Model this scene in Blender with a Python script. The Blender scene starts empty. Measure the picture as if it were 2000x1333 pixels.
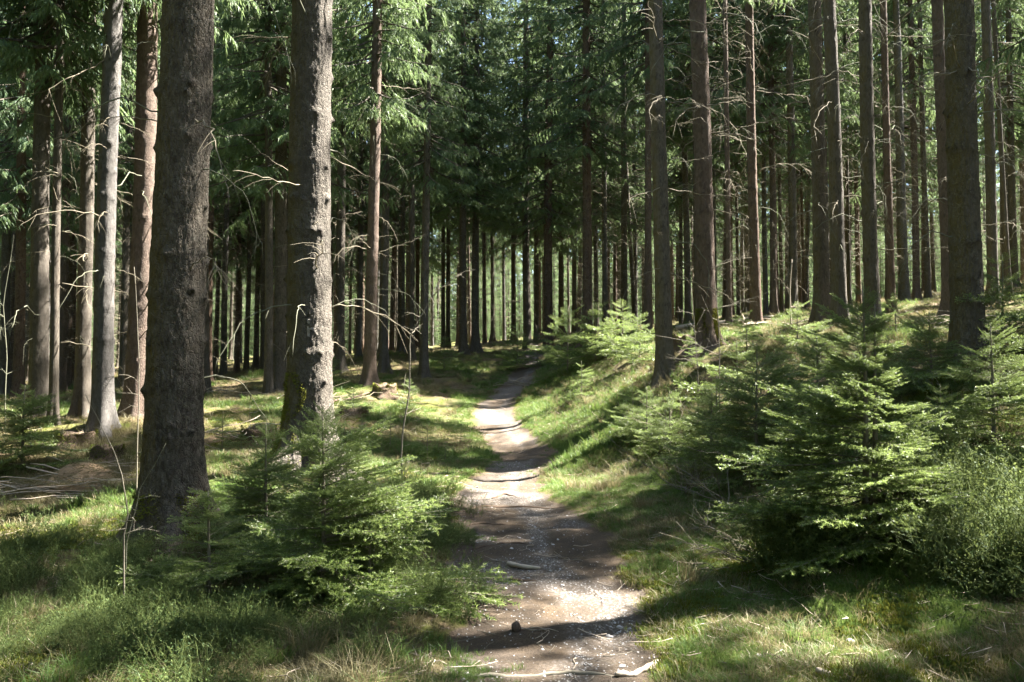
import bpy, math, random
import numpy as np
from mathutils import Vector, Matrix, Euler

random.seed(11)
rng = np.random.default_rng(11)
PI = math.pi
S = bpy.context.scene
C = S.collection
DEG = math.radians

# ------------------------------------------------------------------ camera, sky, sun, exposure
CAM = np.array([0.0, 0.0, 1.6]); PITCH = DEG(2.0); FPX = 28.0/36.0*2000.0
cd = bpy.data.cameras.new('camera'); cam = bpy.data.objects.new('camera', cd); C.objects.link(cam)
cam.location = CAM; cam.rotation_euler = (PI/2 + PITCH, 0, 0)
cd.lens = 28.0; cd.sensor_width = 36.0; cd.clip_start = 0.05; cd.clip_end = 3000
S.camera = cam
SUN_EL, SUN_AZ = DEG(54), DEG(69)          # azimuth clockwise from +Y: to the right, a little ahead
SUN = np.array([math.sin(SUN_AZ)*math.cos(SUN_EL), math.cos(SUN_AZ)*math.cos(SUN_EL), math.sin(SUN_EL)])
W = bpy.data.worlds.new('World'); S.world = W; W.use_nodes = True
wn = W.node_tree
sky = wn.nodes.new('ShaderNodeTexSky'); sky.sky_type = 'NISHITA'; sky.sun_disc = False
sky.sun_elevation = SUN_EL; sky.sun_rotation = SUN_AZ; sky.air_density = 1.0; sky.dust_density = 1.2
wn.links.new(sky.outputs[0], wn.nodes['Background'].inputs['Color'])
wn.nodes['Background'].inputs['Strength'].default_value = 0.05
sl = bpy.data.lights.new('sun', 'SUN'); sl.energy = 5.0; sl.angle = DEG(0.55); sl.color = (1.0, 0.95, 0.88)
so = bpy.data.objects.new('sun', sl); C.objects.link(so)
so.rotation_euler = Vector(SUN).to_track_quat('Z', 'Y').to_euler()
S.view_settings.view_transform = 'Standard'; S.view_settings.look = 'None'
S.view_settings.exposure = 3.95; S.view_settings.gamma = 1.0; S.view_settings.use_curve_mapping = False
S.render.engine = 'CYCLES'
S.cycles.max_bounces = 6; S.cycles.diffuse_bounces = 4; S.cycles.glossy_bounces = 2; S.cycles.transmission_bounces = 4
S.cycles.use_denoising = True; S.cycles.sample_clamp_indirect = 8.0

# ------------------------------------------------------------------ numeric helpers
def _h(i, j, k):
    n = (i*374761393 + j*668265263 + k*2147483647 + 1013904223) & 0xffffffff
    n = ((n ^ (n >> 13))*1274126177) & 0xffffffff
    return ((n ^ (n >> 16)) & 0xffff)/65535.0
def vnoise(x, y, z=None):
    x = np.asarray(x, float); y = np.asarray(y, float); z = np.zeros_like(x) if z is None else np.asarray(z, float)
    i, j, k = np.floor(x).astype(np.int64), np.floor(y).astype(np.int64), np.floor(z).astype(np.int64)
    fx, fy, fz = x-i, y-j, z-k
    fx, fy, fz = fx*fx*(3-2*fx), fy*fy*(3-2*fy), fz*fz*(3-2*fz)
    def L(a, b, t): return a+(b-a)*t
    c = [[[_h(i+a, j+b, k+d) for d in (0, 1)] for b in (0, 1)] for a in (0, 1)]
    return L(L(L(c[0][0][0], c[1][0][0], fx), L(c[0][1][0], c[1][1][0], fx), fy),
             L(L(c[0][0][1], c[1][0][1], fx), L(c[0][1][1], c[1][1][1], fx), fy), fz)*2-1
def fbm(x, y, oct=4, z=None):
    s = 0; a = 1; t = 0
    for o in range(oct):
        s = s+a*vnoise(np.asarray(x)*2**o+17.3*o, np.asarray(y)*2**o-9.1*o, None if z is None else np.asarray(z)*2**o); t += a; a *= .5
    return s/t
def smooth(a, b, x):
    t = np.clip((np.asarray(x, float)-a)/(b-a), 0, 1); return t*t*(3-2*t)

def pix_dir(px, py):
    u = (px-1000)/FPX; v = (666.5-py)/FPX
    return np.array([u, math.cos(PITCH)-v*math.sin(PITCH), math.sin(PITCH)+v*math.cos(PITCH)])
def at(px, py, Y):
    d = pix_dir(px, py); return CAM+d*(Y/d[1])

# ------------------------------------------------------------------ the shape of the ground
ctrl = [at(*c) for c in [
    (1080,1333,4.05),(1090,1200,5.3),(1060,1100,6.7),(1020,1000,9.0),(975,955,10.5),(1025,890,14),(980,840,17.2),(965,810,19.2),
    (985,780,21.6),(1000,752,24.2),(1020,728,27),(1035,708,30),(1040,690,34),
    (100,1333,4.0),(350,1330,4.1),(650,1330,4.1),(60,1180,5.6),(300,1180,5.6),(620,1180,5.6),(830,1110,6.5),(255,1060,7.5),(600,888,10),
    (760,935,10.5),(860,930,11.5),(50,990,9.3),(150,950,10.4),(50,925,11.3),(75,812,14.5),(200,832,13),(265,822,14),(160,818,15),(430,850,13.5),(700,840,14.5),
    (35,780,22),(400,773,24),(530,780,21),(300,775,22),(650,760,20),(720,745,21),(828,728,26),(750,722,27),(870,770,20.5),(905,685,34),(660,712,30),(440,735,34),(850,830,17),
    (10,735,45),(400,712,50),(700,695,50),(1000,668,50),(1250,640,42),
    (1180,1100,6.6),(1400,1215,5.1),(1600,1262,4.65),(1400,1110,6.4),(1700,1150,5.3),(1850,1240,4.5),(1990,1333,3.8),(1960,1160,4.9),(1690,1065,5.9),(1560,1080,6.0),
    (1300,965,9.3),(1150,960,9.8),(1240,905,12),(1120,870,14.5),(1200,840,14.6),(1050,815,18.6),(1110,770,19.5),(1190,728,18),(1150,700,21),(1090,735,23),
    (1298,704,14),(1378,683,14.6),(1340,770,12.5),(1605,636,15.6),(1705,652,14.5),(1500,660,16.5),(1890,692,9.5),(1800,700,11.5),(1970,588,20),(1855,625,17),(1740,610,21),(1550,618,27),(1430,640,23),
    (1450,890,9.6),(1600,865,8.8),(1900,880,7.2),(1990,960,6.0),(1265,655,26),(1145,672,28),(1750,590,35),(1980,560,35)]]
ctrl += [np.array(c, float) for c in [(-15,0,-.3),(-6,0,-.15),(-3,2,0.05),(5,0,.15),(9,2,.9),(15,0,1.8),(0,-4,-.05),(0,1,-.02),(2,2,.03),(12,7,2.2),(20,15,4.0),(-22,12,-.2),(-30,30,0.2),
    (-60,60,.5),(-60,0,-2),(60,60,10),(60,0,7),(0,90,5.0),(0,160,8),(-160,160,1),(160,160,20),(-150,0,-4),(150,0,14),(40,35,7.0),(-40,90,2.5),(45,90,9.5),(0,-60,-3),(0,-160,-5),(-160,-160,-8),(160,-160,5),
    (-330,-330,-12),(330,-330,8),(-330,330,6),(330,330,30)]]
ctrl = np.array(ctrl)
def _k(r): return np.where(r > 1e-9, r*r*np.log(np.maximum(r, 1e-9)), 0)
_n = len(ctrl); _D = np.hypot(ctrl[:, None, 0]-ctrl[None, :, 0], ctrl[:, None, 1]-ctrl[None, :, 1])
_A = np.zeros((_n+3, _n+3)); _A[:_n, :_n] = _k(_D)+np.eye(_n)*2.0; _P = np.c_[np.ones(_n), ctrl[:, :2]]
_A[:_n, _n:] = _P; _A[_n:, :_n] = _P.T
_w = np.linalg.solve(_A, np.r_[ctrl[:, 2], 0, 0, 0])
PATHC = np.array([at(*c)[:2] for c in [(1085,1333,4.05),(1095,1200,5.3),(1050,1100,6.7),(1010,1000,9.0),(968,955,10.5),(1030,890,14),(978,840,17.2),(962,810,19.2),
    (990,780,21.6),(1008,752,24.2),(1028,728,27),(1040,708,30),(1040,690,36)]])
PATHC = np.r_[[[.30, -6.0], [.28, 1.5]], PATHC, [[1.6, 55.0], [6, 90.0]]]
_pw = np.interp(PATHC[:, 1], [-6, 4, 5.3, 8, 10.5, 14, 20, 30, 90], [.46, .48, .54, .76, .52, .46, .44, .42, .4])
_ys = np.linspace(-6, 90, 700)
_cx = np.interp(_ys, PATHC[:, 1], PATHC[:, 0]); _cx = np.convolve(np.pad(_cx, 4, 'edge'), np.ones(9)/9, 'valid')
def path_c(y): return np.interp(y, _ys, _cx)
def path_w(y): return np.interp(y, PATHC[:, 1], _pw)
def path_d(x, y):     # signed: <0 inside the trodden strip
    wob = .17*fbm(np.asarray(x)*1.7+3, np.asarray(y)*1.7, 3)+.09*vnoise(np.asarray(x)*6, np.asarray(y)*7)
    return np.abs(x-path_c(y))-path_w(y)*np.interp(y, [3, 20, 40], [1, 1, .9])+wob
def base_h(x, y):
    x = np.asarray(x, float); y = np.asarray(y, float); sh = x.shape; x = x.ravel(); y = y.ravel(); out = np.zeros(len(x))
    for s in range(0, len(x), 20000):
        a, b = x[s:s+20000], y[s:s+20000]
        out[s:s+20000] = _k(np.hypot(a[:, None]-ctrl[None, :, 0], b[:, None]-ctrl[None, :, 1]))@_w[:_n]+_w[_n]+a*_w[_n+1]+b*_w[_n+2]
    return out.reshape(sh)
def height(x, y):
    x = np.asarray(x, float); y = np.asarray(y, float)
    z = base_h(x, y); d = path_d(x, y); off = smooth(0, 1.3, d)
    z = z-.05*(1-smooth(-.15, .3, d))
    z = z+off*(.10*fbm(x*.9, y*.9, 3)+.07*vnoise(x*2.3+5, y*2.3)+.03*vnoise(x*6, y*6))
    z = z+(.016*fbm(x*6, y*6, 3)+.006*vnoise(x*19, y*19))
    z = z+(1-off)*.032*vnoise(x*2.2, y*3.1)
    far = smooth(15, 40, y)*off
    z = z+far*.18*fbm(x*.35, y*.35, 3)
    return z
def hz(x, y): return float(height(np.array([x]), np.array([y]))[0])
def ground_pt(px, py):
    d = pix_dir(px, py); t = np.concatenate([np.arange(2.5, 30, .04), np.arange(30, 120, .3)])
    P = CAM[None]+d[None]*t[:, None]; hh = height(P[:, 0], P[:, 1])
    k = np.argmax(P[:, 2] < hh)
    return P[k] if P[k, 2] < hh[k] else P[-1]

# ------------------------------------------------------------------ object helpers
def mesh(name, v, tris=None, quads=None, mats=(), tint=None, smooth_=False, attrs=None, mi=None):
    me = bpy.data.meshes.new(name); v = np.asarray(v, np.float32)
    tris = np.zeros((0, 3), int) if tris is None else np.asarray(tris, int).reshape(-1, 3)
    quads = np.zeros((0, 4), int) if quads is None else np.asarray(quads, int).reshape(-1, 4)
    me.vertices.add(len(v)); me.vertices.foreach_set('co', v.ravel())
    nl = tris.size+quads.size; me.loops.add(nl)
    me.loops.foreach_set('vertex_index', np.r_[tris.ravel(), quads.ravel()].astype(np.int32))
    me.polygons.add(len(tris)+len(quads))
    me.polygons.foreach_set('loop_start', np.r_[np.arange(len(tris))*3, tris.size+np.arange(len(quads))*4].astype(np.int32))
    if smooth_: me.polygons.foreach_set('use_smooth', np.ones(len(tris)+len(quads), bool))
    for m in mats: me.materials.append(m)
    if mi is not None: me.polygons.foreach_set('material_index', np.asarray(mi, np.int32))
    at_ = dict(attrs or {})
    if tint is not None: at_['tint'] = tint
    for k_, a in at_.items():
        at2 = me.attributes.new(k_, 'FLOAT', 'POINT'); at2.data.foreach_set('value', np.asarray(a, np.float32))
    me.update(calc_edges=True)
    return me
def obj(name, me, parent=None, loc=(0,0,0), rot=(0,0,0), scl=(1,1,1), kind=None, label=None, cat=None, group=None):
    o = bpy.data.objects.new(name, me); C.objects.link(o)
    o.location = loc; o.rotation_euler = rot; o.scale = scl if hasattr(scl, '__len__') else (scl,)*3
    if parent: o.parent = parent
    if kind: o['kind'] = kind
    if label: o['label'] = label
    if cat: o['category'] = cat
    if group: o['group'] = group
    return o
class MB:
    def __init__(s): s.v = []; s.t = []; s.q = []; s.c = []; s.n = 0
    def add(s, v, t=None, q=None, c=0.5):
        v = np.asarray(v, float).reshape(-1, 3)
        s.v.append(v)
        if t is not None and len(t): s.t.append(np.asarray(t).reshape(-1, 3)+s.n)
        if q is not None and len(q): s.q.append(np.asarray(q).reshape(-1, 4)+s.n)
        s.c.append(np.full(len(v), c) if np.isscalar(c) else np.asarray(c)); s.n += len(v)
    def tube(s, pts, rad, k=5, c=.5, cap=True):
        pts = np.asarray(pts, float); m = len(pts); rad = np.broadcast_to(np.asarray(rad, float), (m,))
        t = np.gradient(pts, axis=0); t /= np.linalg.norm(t, axis=1)[:, None]+1e-9
        ref = np.array([0, 0, 1.]) if abs(t[:, 2]).mean() < .8 else np.array([1., 0, 0])
        u = np.cross(t, ref); u /= np.linalg.norm(u, axis=1)[:, None]+1e-9; w = np.cross(t, u)
        a = np.arange(k)/k*2*PI
        v = pts[:, None]+rad[:, None, None]*(u[:, None]*np.cos(a)[None, :, None]+w[:, None]*np.sin(a)[None, :, None])
        i = np.arange(m-1)[:, None]*k; j = np.arange(k)[None]; j2 = (j+1) % k
        q = np.stack([i+j, i+j2, i+k+j2, i+k+j], -1).reshape(-1, 4)
        tt = None
        if cap:
            v = np.r_[v.reshape(-1, 3), pts[:1], pts[-1:]]
            jj = np.arange(k); a0 = np.full(k, m*k); 
            tt = np.r_[np.c_[(jj+1) % k, jj, a0], np.c_[(m-1)*k+jj, (m-1)*k+(jj+1) % k, a0+1]]
        s.add(v.reshape(-1, 3), tt, q, c)
    def arrays(s):
        return (np.concatenate(s.v), np.concatenate(s.t) if s.t else None, np.concatenate(s.q) if s.q else None, np.concatenate(s.c))
    def build(s, name, mats, smooth_=False):
        v, t, q, c = s.arrays(); return mesh(name, v, t, q, mats, tint=c, smooth_=smooth_)

def scatter(name, src_meshes, P, rot, scl, idx, label, cat, extra_src=None):
    """one countless mass as ONE object: points carrying instances of a few small meshes"""
    col = bpy.data.collections.new(name+'_sources')
    for i, m in enumerate(src_meshes):
        o = bpy.data.objects.new('%s_piece_%02d' % (name, i), m); col.objects.link(o)
    me = bpy.data.meshes.new(name); me.vertices.add(len(P)); me.vertices.foreach_set('co', np.asarray(P, np.float32).ravel())
    for nm, arr in (('rot', rot), ('scl', scl)):
        a = me.attributes.new(nm, 'FLOAT_VECTOR', 'POINT'); a.data.foreach_set('vector', np.asarray(arr, np.float32).ravel())
    a = me.attributes.new('idx', 'INT', 'POINT'); a.data.foreach_set('value', np.asarray(idx, np.int32))
    o = obj(name, me, kind='stuff', label=label, cat=cat)
    g = bpy.data.node_groups.new(name, 'GeometryNodeTree')
    g.interface.new_socket('Geometry', in_out='INPUT', socket_type='NodeSocketGeometry')
    g.interface.new_socket('Geometry', in_out='OUTPUT', socket_type='NodeSocketGeometry')
    N = g.nodes; gi = N.new('NodeGroupInput'); go = N.new('NodeGroupOutput')
    ci = N.new('GeometryNodeCollectionInfo'); ci.inputs['Collection'].default_value = col
    ci.inputs['Separate Children'].default_value = True; ci.inputs['Reset Children'].default_value = True
    ip = N.new('GeometryNodeInstanceOnPoints'); ip.inputs['Pick Instance'].default_value = True
    def na(nm, ty):
        n = N.new('GeometryNodeInputNamedAttribute'); n.data_type = ty; n.inputs['Name'].default_value = nm; return n.outputs['Attribute']
    g.links.new(gi.outputs[0], ip.inputs['Points']); g.links.new(ci.outputs[0], ip.inputs['Instance'])
    g.links.new(na('idx', 'INT'), ip.inputs['Instance Index']); g.links.new(na('rot', 'FLOAT_VECTOR'), ip.inputs['Rotation'])
    g.links.new(na('scl', 'FLOAT_VECTOR'), ip.inputs['Scale']); g.links.new(ip.outputs[0], go.inputs[0])
    md = o.modifiers.new('scatter', 'NODES'); md.node_group = g
    return o

# ------------------------------------------------------------------ materials
def newmat(name):
    m = bpy.data.materials.new(name); m.use_nodes = True; nt = m.node_tree
    return m, nt, nt.nodes['Principled BSDF'], nt.nodes['Material Output']
class NT:
    def __init__(s, nt): s.nt = nt
    def node(s, ty, **kw):
        n = s.nt.nodes.new(ty)
        for k, v in kw.items():
            if k in n.inputs: n.inputs[k].default_value = v
            else: setattr(n, k, v)
        return n
    def link(s, a, b): s.nt.links.new(a, b)
    def attr(s, n): return s.node('ShaderNodeAttribute', attribute_name=n).outputs['Fac']
    def coord(s, w='Object'): return s.node('ShaderNodeTexCoord').outputs[w]
    def noise(s, vec, scale, detail=4, rough=.6):
        n = s.node('ShaderNodeTexNoise'); n.inputs['Scale'].default_value = scale; n.inputs['Detail'].default_value = detail; n.inputs['Roughness'].default_value = rough
        s.link(vec, n.inputs['Vector']); return n.outputs['Fac']
    def mapping(s, vec, scale):
        n = s.node('ShaderNodeMapping'); n.inputs['Scale'].default_value = scale; s.link(vec, n.inputs['Vector']); return n.outputs[0]
    def ramp(s, fac, stops):
        n = s.node('ShaderNodeValToRGB'); e = n.color_ramp.elements
        while len(e) < len(stops): e.new(.5)
        for el, (p, c) in zip(e, stops): el.position = p; el.color = (*c, 1) if hasattr(c, '__len__') else (c, c, c, 1)
        s.link(fac, n.inputs[0]); return n.outputs[0]
    def mix(s, fac, a, b, blend='MIX'):
        n = s.node('ShaderNodeMix', data_type='RGBA', blend_type=blend)
        for sock, v in ((n.inputs[0], fac), (n.inputs[6], a), (n.inputs[7], b)):
            if hasattr(v, 'is_linked') or hasattr(v, 'links'): s.link(v, sock)
            elif hasattr(v, '__len__'): sock.default_value = (*v, 1)
            else: sock.default_value = v
        return n.outputs[2]
    def math(s, op, a, b=0.0):
        n = s.node('ShaderNodeMath', operation=op)
        for sock, v in ((n.inputs[0], a), (n.inputs[1], b)):
            if hasattr(v, 'links'): s.link(v, sock)
            else: sock.default_value = v
        return n.outputs[0]
    def bump(s, h, strength, dist, nrm=None):
        n = s.node('ShaderNodeBump'); n.inputs['Strength'].default_value = strength; n.inputs['Distance'].default_value = dist
        s.link(h, n.inputs['Height'])
        if nrm is not None: s.link(nrm, n.inputs['Normal'])
        return n.outputs[0]

def bark(name, lo, hi, algae=.5, near=False, lichen=.3):
    m, nt, b, out = newmat(name); h = NT(nt); co = h.coord('Object')
    st = h.mapping(co, (1, 1, .45))
    n1 = h.noise(st, 9, 6, .7); n2 = h.noise(st, 45, 5, .7); n3 = h.noise(co, 2.2, 3, .5)
    col = h.mix(n2, lo, hi); col = h.mix(h.math('MULTIPLY', h.ramp(n1, [(.42, 0), (.62, 1)]), .55), col, tuple(c*.5 for c in lo))
    rnd = h.node('ShaderNodeObjectInfo').outputs['Random']
    col = h.mix(h.math('MULTIPLY', rnd, .5), col, (.085, .076, .068))
    # green algae on the weather (left) side, in patches
    nx = h.node('ShaderNodeSeparateXYZ'); h.link(h.node('ShaderNodeNewGeometry').outputs['Normal'], nx.inputs[0])
    side = h.math('MULTIPLY', nx.outputs[0], -1)
    al = h.math('MULTIPLY', h.math('MULTIPLY', h.ramp(side, [(-.1, 0), (.75, 1)]), h.ramp(n3, [(.3, .45), (.6, 1)])), algae)
    col = h.mix(al, col, (.105, .080, .018))
    li = h.math('MULTIPLY', h.ramp(h.noise(co, 22, 5, .8), [(.57, 0), (.66, 1)]), lichen)
    col = h.mix(li, col, (.19, .20, .155))
    col = h.mix(h.math('MULTIPLY', h.attr('knot'), .85), col, (.012, .009, .007))
    h.link(col, b.inputs['Base Color']); b.inputs['Roughness'].default_value = .9; b.inputs['Specular IOR Level'].default_value = .15
    vo = h.node('ShaderNodeTexVoronoi'); vo.feature = 'DISTANCE_TO_EDGE'; vo.inputs['Scale'].default_value = 38; h.link(h.mapping(co, (1, 1, .55)), vo.inputs['Vector'])
    vo2 = h.node('ShaderNodeTexVoronoi'); vo2.inputs['Scale'].default_value = 26; vo2.inputs['Randomness'].default_value = 1.0; h.link(h.mapping(co, (1, 1, .6)), vo2.inputs['Vector'])
    pl = h.node('ShaderNodeSeparateColor'); h.link(vo2.outputs['Color'], pl.inputs[0])
    col = h.mix(h.math('MULTIPLY', pl.outputs[0], .45), col, h.mix(.5, tuple(c*1.5 for c in hi), (.12, .12, .11))); h.link(col, b.inputs['Base Color'])
    hb = h.math('ADD', h.math('MULTIPLY', n2, .6), h.ramp(vo.outputs['Distance'], [(0, 0), (.12, .5)]))
    h.link(h.bump(hb, .9 if near else .7, .02), b.inputs['Normal'])
    return m
BARK = bark('spruce_bark', (.040, .032, .023), (.115, .093, .067), algae=.75, lichen=.35)
BARK_NEAR = bark('scaly_spruce_bark', (.031, .025, .018), (.098, .080, .057), algae=.8, near=True, lichen=.45)
BARK_RED = bark('reddish_spruce_bark', (.052, .030, .018), (.14, .088, .058), algae=.25)
BARK_GREY = bark('grey_spruce_bark', (.05, .045, .040), (.115, .105, .094), algae=.95, lichen=.25)

def leafmat(name, dark, light, tip, trans=.35, spec=.35, rough=.5):
    m, nt, b, out = newmat(name); h = NT(nt); t = h.attr('tint')
    rnd = h.node('ShaderNodeObjectInfo').outputs['Random']
    n = h.noise(h.node('ShaderNodeNewGeometry').outputs['Position'], 1.3, 3)
    f = h.math('ADD', h.math('MULTIPLY', n, .9), h.math('MULTIPLY', h.math('SUBTRACT', rnd, .5), .5))
    col = h.mix(h.ramp(f, [(.3, 0), (.65, 1)]), dark, light)
    col = h.mix(h.ramp(t, [(.45, 0), (1, 1)]), col, tip)
    h.link(col, b.inputs['Base Color']); b.inputs['Roughness'].default_value = rough; b.inputs['Specular IOR Level'].default_value = spec
    tr = h.node('ShaderNodeBsdfTranslucent'); h.link(h.mix(.6, col, tip), tr.inputs['Color'])
    mx = h.node('ShaderNodeMixShader'); mx.inputs[0].default_value = trans
    h.link(b.outputs[0], mx.inputs[1]); h.link(tr.outputs[0], mx.inputs[2]); h.link(mx.outputs[0], out.inputs['Surface'])
    return m
NEEDLE = leafmat('spruce_needles', (.055, .105, .048), (.105, .165, .062), (.18, .235, .095), trans=.55)
NEEDLE_YOUNG = leafmat('young_spruce_needles', (.060, .105, .022), (.10, .155, .030), (.24, .30, .09), trans=.45, spec=.5, rough=.4)
GRASS = leafmat('green_grass', (.055, .11, .018), (.09, .16, .03), (.17, .21, .06), trans=.4, spec=.3)
STRAW = leafmat('dry_grass', (.12, .105, .05), (.17, .145, .07), (.25, .21, .11), trans=.3, spec=.2)
BILB = leafmat('bilberry_leaves', (.030, .055, .02), (.060, .098, .028), (.17, .20, .06), trans=.35, spec=.15, rough=.65)
MOSSM = leafmat('moss', (.07, .09, .015), (.12, .13, .02), (.18, .17, .03), trans=.15, spec=.1, rough=.9)

def simple(name, a, b_, scale=20, rough=.9, bump=.4, dist=.01, spec=.2):
    m, nt, b, out = newmat(name); h = NT(nt); co = h.coord('Object')
    n = h.noise(co, scale, 5, .7); h.link(h.mix(n, a, b_), b.inputs['Base Color'])
    b.inputs['Roughness'].default_value = rough; b.inputs['Specular IOR Level'].default_value = spec
    h.link(h.bump(h.noise(co, scale*3, 4, .7), bump, dist), b.inputs['Normal']); return m
DEADW = simple('dead_branch_wood', (.09, .075, .05), (.24, .21, .15), 12)
DEADG = simple('lichen_covered_twig', (.07, .07, .045), (.17, .17, .12), 14)
TWIGW = simple('thin_stem_bark', (.09, .08, .06), (.18, .16, .12), 25)
PALEW = simple('weathered_wood', (.20, .16, .12), (.42, .36, .28), 25)
STONE = simple('stone', (.20, .19, .18), (.38, .36, .34), 14, bump=.6)
DARKW = simple('rotten_wood', (.045, .032, .022), (.13, .09, .06), 18, bump=.8, dist=.03)
CONE = simple('cone_scales', (.05, .035, .028), (.12, .085, .06), 60, bump=.6)
PAINT = simple('faded_white_paint', (.09, .075, .06), (.34, .31, .27), 60, bump=.5)

def groundmat():
    m, nt, b, out = newmat('forest_floor'); h = NT(nt)
    co = h.node('ShaderNodeNewGeometry').outputs['Position']
    big = h.noise(co, .7, 4, .6); mid = h.noise(co, 5, 5, .7); fine = h.noise(co, 60, 5, .75); vf = h.noise(co, 240, 3, .7)
    soil = h.mix(fine, (.036, .028, .021), (.115, .090, .067))
    litter = h.mix(h.ramp(fine, [(.35, 0), (.65, 1)]), (.065, .045, .028), (.18, .13, .08))
    gr = h.mix(fine, (.03, .05, .012), (.07, .10, .025)); ms = h.mix(fine, (.045, .055, .012), (.10, .11, .022))
    g = h.attr('grass')
    off = h.mix(h.ramp(h.math('ADD', h.math('MULTIPLY', mid, .6), h.math('MULTIPLY', big, .5)), [(.46, 0), (.62, 1)]), litter, ms)
    off = h.mix(g, off, gr)
    vo = h.node('ShaderNodeTexVoronoi'); vo.inputs['Scale'].default_value = 45; h.link(co, vo.inputs['Vector'])
    grav = h.mix(vo.outputs['Color'], (.11, .10, .09), (.30, .275, .25)); 
    gv = h.attr('gravel')
    p = h.mix(h.math('MULTIPLY', gv, h.ramp(vo.outputs['Distance'], [(.25, 1), (.5, .3)])), h.mix(h.ramp(mid, [(.4, 0), (.7, .7)]), soil, litter), grav)
    edge = h.math('ADD', h.attr('path'), h.math('MULTIPLY', h.math('SUBTRACT', mid, .5), .8))
    col = h.mix(h.ramp(edge, [(.35, 0), (.65, 1)]), off, p)
    col = h.mix(h.math('MULTIPLY', vf, .5), col, h.mix(.5, col, (.02, .015, .01)))
    h.link(col, b.inputs['Base Color']); b.inputs['Roughness'].default_value = .95; b.inputs['Specular IOR Level'].default_value = .1
    n1 = h.bump(fine, .8, .025); h.link(h.bump(vf, .5, .006, n1), b.inputs['Normal'])
    return m
GROUND = groundmat()

# ------------------------------------------------------------------ ground sheet, split along the trodden strip
def axis(n, near, far, c=0.0):
    t = np.linspace(-1, 1, n); k = 5.2
    return c+np.sinh(t*k)/math.sinh(k)*far
xs = axis(420, 0, 330)
t = np.linspace(0, 1, 470); ys = 2.2+np.where(True, (np.sinh(t*5.4)/math.sinh(5.4))*400, 0)
ys = np.r_[-330, -200, -120, -70, -40, -22, -12, -7, -4, -2, -.6, .3, 1.0, 1.5, 1.9, ys]
xs = xs+.25
X, Y = np.meshgrid(xs, ys); Z = height(X, Y)
def grass_mask(x, y):
    """0..1: where green grass grows"""
    d = path_d(x, y); cx = path_c(y)
    n = fbm(x*.8+7, y*.8, 3)
    right = smooth(.0, .25, d)*(1-smooth(2.0, 3.2, x-cx+.5*n))*(x > cx)
    left = smooth(.0, .25, d)*(1-smooth(.5, 1.4, cx-x+.4*n))*(x < cx)*smooth(7.5, 9.5, y)
    left2 = smooth(.0, .25, d)*(1-smooth(.3, .8, cx-x+.4*n))*(x < cx)*.45
    rest = smooth(-.15, .4, fbm(x*.45+2, y*.45+8, 3))*.6*np.where((x < cx-.6) & (y < 8), .2, 1)
    fr = np.maximum(np.maximum(right*(.55+.6*smooth(-.35, .3, n)), left), np.maximum(rest, left2))
    return np.clip(fr, 0, 1)*(1-smooth(26, 34, y)*.5)
pd = path_d(X, Y); pm = 1-smooth(-.05, .12, pd); gm = grass_mask(X, Y)
gv = smooth(-.15, .35, fbm(X*1.3+4, Y*.9, 3)+.5*smooth(.12, .0, np.abs(X-path_c(Y)-.12)))*pm
nx_, ny_ = len(xs), len(ys)
I = np.arange(nx_*ny_).reshape(ny_, nx_)
Q = np.stack([I[:-1, :-1], I[:-1, 1:], I[1:, 1:], I[1:, :-1]], -1).reshape(-1, 4)
V = np.stack([X, Y, Z], -1).reshape(-1, 3)
fm = pd.ravel()[Q].mean(1) < .03
fm &= (V[Q[:, 0], 1] < 42) & (V[Q[:, 0], 1] > -6)
for nm, sel in (('ground', ~fm), ('footpath', fm)):
    q = Q[sel]; u, inv = np.unique(q, return_inverse=True)
    me = mesh(nm, V[u], quads=inv.reshape(-1, 4), mats=[GROUND], smooth_=True,
              attrs={'path': pm.ravel()[u], 'grass': gm.ravel()[u], 'gravel': gv.ravel()[u]})
    obj(nm, me, kind='structure', label='mossy forest floor of grass, needles and low banks' if nm == 'ground' else 'narrow trodden earth footpath with gravel running into the forest')

# ------------------------------------------------------------------ spruce pieces
def unit(v): v = np.asarray(v, float); return v/(np.linalg.norm(v)+1e-9)
def blades(P, D, L, Wd, c0, c1, mb, rg, bend=0.0):
    """slender triangles (needle clumps): base P, direction D, length L, width Wd"""
    n = len(P); r = rg.normal(size=(n, 3)); s = np.cross(D, r); s /= np.linalg.norm(s, axis=1)[:, None]+1e-9
    a = P-s*Wd[:, None]*.5; b = P+s*Wd[:, None]*.5; tip = P+D*L[:, None]
    v = np.stack([a, b, tip], 1).reshape(-1, 3); t = np.arange(3*n).reshape(-1, 3)
    c = np.stack([c0, c0, c1], 1).ravel() if hasattr(c0, '__len__') else np.tile([c0, c0, c1], n)
    mb.add(v, t, None, c)

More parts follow.
